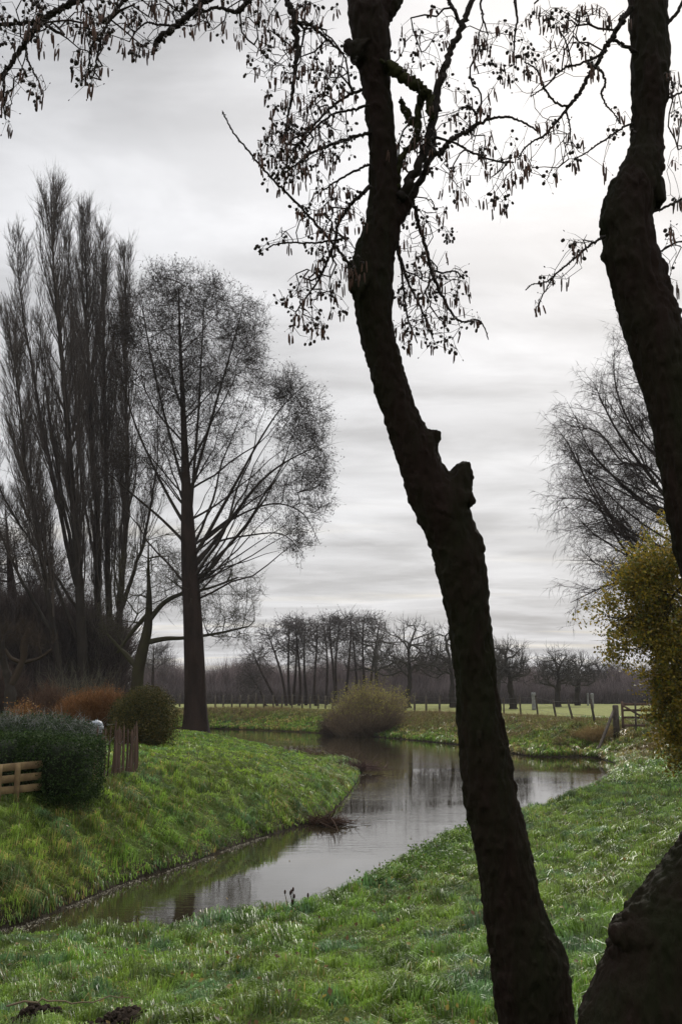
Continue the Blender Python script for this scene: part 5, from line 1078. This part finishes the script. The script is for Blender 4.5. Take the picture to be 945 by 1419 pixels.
# molehills
def mound(px_, py_, w_, h_, label):
    q = onz(px_, py_, .86); q[2] = gz(q[0], q[1]); n = 26; V = []; rng = np.random.default_rng(int(px_)+3)
    th = np.arange(36)*2*math.pi/36
    for i in range(n):
        f = i/(n-1)
        for a in th:
            r = f*w_*(1+.35*(vn(np.array([math.cos(a)*2+px_]), np.array([math.sin(a)*2]), 5)[0]-.5)); x_ = q[0]+r*math.cos(a); y_ = q[1]+r*math.sin(a)*.8
            nz = fbm(np.array([x_*14]), np.array([y_*14]), 6, 3)[0]-.5; V.append((x_, y_, q[2]+h_*math.cos(f*math.pi/2)**1.2+nz*.075*(1-f*.5)-(.10 if f > .98 else 0)))
    i = np.arange(n-1)[:, None]*36; j = np.arange(36)[None]; j2 = (j+1) % 36
    g = Geo(); g.add(np.array(V), q=np.stack([i+j, i+j2, i+36+j2, i+36+j], -1).reshape(-1, 4))
    m = 160; a = rng.uniform(0, 2*np.pi, m); r = w_*rng.random(m)**.5*1.05; C = np.column_stack([q[0]+r*np.cos(a), q[1]+r*np.sin(a)*.8, q[2]+h_*np.cos(np.minimum(r/w_, 1)*1.57)+.01]); g.blobs(C, rng.normal(size=(m, 3)), rng.uniform(.015, .05, m), rng.uniform(.008, .024, m), k=5)
    o = g.obj('molehill', M_soil, smooth=False); tag(o, label, 'molehill', 'molehills in the near grass')
mound(57, 1388, .17, .11, 'leftmost dark crumbly molehill in the near grass'); mound(178, 1394, .17, .09, 'rightmost dark molehill beside a brown leaf'); mound(128, 1424, .16, .10, 'molehill cut by the bottom edge between the other two')
q = onz(168, 1417, .9); q[2] = gz(q[0], q[1])+.03; g = Geo(); g.blobs(np.array([q]), np.array([[1, -.3, .15]]), .15, .045, k=9); tag(g.obj('stone', M_stone), 'small pale stone at the bottom edge by the molehills', 'stone')
q = onz(12, 1402, .9); e = onz(118, 1395, .9); g = Geo(); P = crom(np.array([q+[0, 0, .08], (q+e)/2+[.02, 0, .10], e+[0, 0, .07], e+[.25, .05, .10]]), 5); P[:, 2] -= .045; P += np.random.default_rng(5).normal(size=P.shape)*.010; g.tube(P, np.linspace(.006, .0025, len(P)), 6, c=np.array([.16, .12, .08])); tag(g.obj('fallen_twig', M_crown), 'thin pale fallen twig lying across the leftmost molehill', 'twig')

# ------------------------------------------------------------------ sky, sun, camera
SUN_AZ = rad(17); SUN_EL = rad(36)
W = bpy.data.worlds.new('World'); SC.world = W; W.use_nodes = True; nt = W.node_tree; N = nt.nodes; L = nt.links
bg = N['Background']; bg.inputs['Strength'].default_value = .1
sky = N.new('ShaderNodeTexSky'); sky.sky_type = 'NISHITA'; sky.sun_disc = False; sky.sun_elevation = SUN_EL; sky.sun_rotation = SUN_AZ; sky.air_density = 1.5; sky.dust_density = 4
tc = N.new('ShaderNodeTexCoord'); sp = N.new('ShaderNodeSeparateXYZ'); L.new(tc.outputs['Generated'], sp.inputs[0])
def mth(op, a, b=None, c=None):
    m = N.new('ShaderNodeMath'); m.operation = op
    for i, v in enumerate((a, b, c)):
        if v is None: continue
        if isinstance(v, (int, float)): m.inputs[i].default_value = v
        else: L.new(v, m.inputs[i])
    return m.outputs[0]
def rng_(v, a, b, c=0, d=1, smooth=True):
    m = N.new('ShaderNodeMapRange'); m.interpolation_type = 'SMOOTHSTEP' if smooth else 'LINEAR'
    for i, q in enumerate((a, b, c, d)): m.inputs[i+1].default_value = q
    L.new(v, m.inputs[0]); return m.outputs[0]
zc = mth('ADD', mth('MAXIMUM', sp.outputs[2], 0), .10)
cb = N.new('ShaderNodeCombineXYZ'); L.new(mth('DIVIDE', sp.outputs[0], zc), cb.inputs[0]); L.new(mth('DIVIDE', sp.outputs[1], zc), cb.inputs[1])
def cloud(scale, sx, sy, off, det=5, ro=.5):
    mp = N.new('ShaderNodeMapping'); mp.inputs['Scale'].default_value = (sx, sy, 1); mp.inputs['Location'].default_value = off; L.new(cb.outputs[0], mp.inputs[0])
    n = N.new('ShaderNodeTexNoise'); n.inputs['Scale'].default_value = scale; n.inputs['Detail'].default_value = det; n.inputs['Roughness'].default_value = ro; n.inputs['Distortion'].default_value = .3; L.new(mp.outputs[0], n.inputs[0]); return n.outputs['Fac']
c3 = cloud(2.3, .8, 1.3, (1.4, 6.3, 0), 5, .6); c1 = cloud(1.1, .8, 1.5, (3.1, 1.7, 0)); c2 = cloud(1.0, .35, 2.0, (8.2, 5.0, 0), 4)
sv = Vector((math.sin(SUN_AZ)*math.cos(SUN_EL), math.cos(SUN_AZ)*math.cos(SUN_EL), math.sin(SUN_EL)))
dp = N.new('ShaderNodeVectorMath'); dp.operation = 'DOT_PRODUCT'; nm = N.new('ShaderNodeVectorMath'); nm.operation = 'NORMALIZE'; L.new(tc.outputs['Generated'], nm.inputs[0]); L.new(nm.outputs[0], dp.inputs[0]); dp.inputs[1].default_value = sv
dotv = dp.outputs['Value']
glow = mth('POWER', mth('MAXIMUM', dotv, 0), 14); wide = mth('MULTIPLY', rng_(dotv, -1.0, .6, 1.25, 1.0, False), rng_(sp.outputs[2], .62, .95, .90, 2.5))  # wide: sky boosted overhead and behind camera, out of frame, to light the ground
# cloud brightness (before the 0.1 strength)
lum = mth('MULTIPLY_ADD', rng_(c1, .36, .64), 1.6, 3.8); lum = mth('MULTIPLY_ADD', rng_(c3, .34, .66), 1.6, lum)
lum = mth('ADD', lum, mth('MULTIPLY', rng_(c2, .34, .68), 1.15))
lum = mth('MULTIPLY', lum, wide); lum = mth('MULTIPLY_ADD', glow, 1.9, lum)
thin = mth('MULTIPLY', rng_(c2, .52, .70), rng_(sp.outputs[2], .25, .06))       # thin gaps low down let warmer light through
cr = N.new('ShaderNodeMix'); cr.data_type = 'RGBA'; cr.inputs[6].default_value = (.966, .974, 1.005, 1); cr.inputs[7].default_value = (1.08, 1.02, .90, 1); L.new(thin, cr.inputs[0])
vs = N.new('ShaderNodeVectorMath'); vs.operation = 'SCALE'; L.new(cr.outputs[2], vs.inputs[0]); L.new(lum, vs.inputs['Scale'])
mx = N.new('ShaderNodeMix'); mx.data_type = 'RGBA'; mx.inputs[0].default_value = .96; L.new(sky.outputs[0], mx.inputs[6]); L.new(vs.outputs[0], mx.inputs[7])
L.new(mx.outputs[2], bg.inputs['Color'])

hz = Geo(); hz.box((0, 240, 29), (900, 620, 64)); hm = bpy.data.materials.new('haze_air'); hm.use_nodes = True; hn = hm.node_tree; hn.nodes.remove(hn.nodes['Principled BSDF'])
pv = hn.nodes.new('ShaderNodeVolumePrincipled'); pv.inputs['Color'].default_value = (.93, .95, 1, 1); pv.inputs['Density'].default_value = .00024; pv.inputs['Anisotropy'].default_value = .3; hn.links.new(pv.outputs[0], hn.nodes['Material Output'].inputs['Volume'])
tag(hz.obj('haze', hm, smooth=False), kind='stuff', label='thin damp winter haze in the distance', cat='haze')
sl = bpy.data.lights.new('sun', 'SUN'); sl.energy = 2.2; sl.angle = rad(10); sl.color = (1, .95, .87)
so = bpy.data.objects.new('sun', sl); COL.objects.link(so); so.rotation_euler = (-sv).to_track_quat('-Z', 'Y').to_euler()

cam = bpy.data.cameras.new('camera'); cam.sensor_fit = 'VERTICAL'; cam.sensor_height = 36; cam.lens = 36*F/1419; cam.clip_end = 9000; cam.clip_start = .05
co = bpy.data.objects.new('camera', cam); COL.objects.link(co); co.location = tuple(CAM); co.rotation_euler = (math.pi/2+PITCH, 0, 0); SC.camera = co
vsn = SC.view_settings; vsn.view_transform = 'Standard'; vsn.look = 'None'; vsn.exposure = .30; vsn.gamma = 1; vsn.use_curve_mapping = False
SC.cycles.max_bounces = 6; SC.cycles.diffuse_bounces = 3; SC.cycles.transmission_bounces = 4; SC.cycles.caustics_reflective = False; SC.cycles.caustics_refractive = False
SC.cycles.use_denoising = True
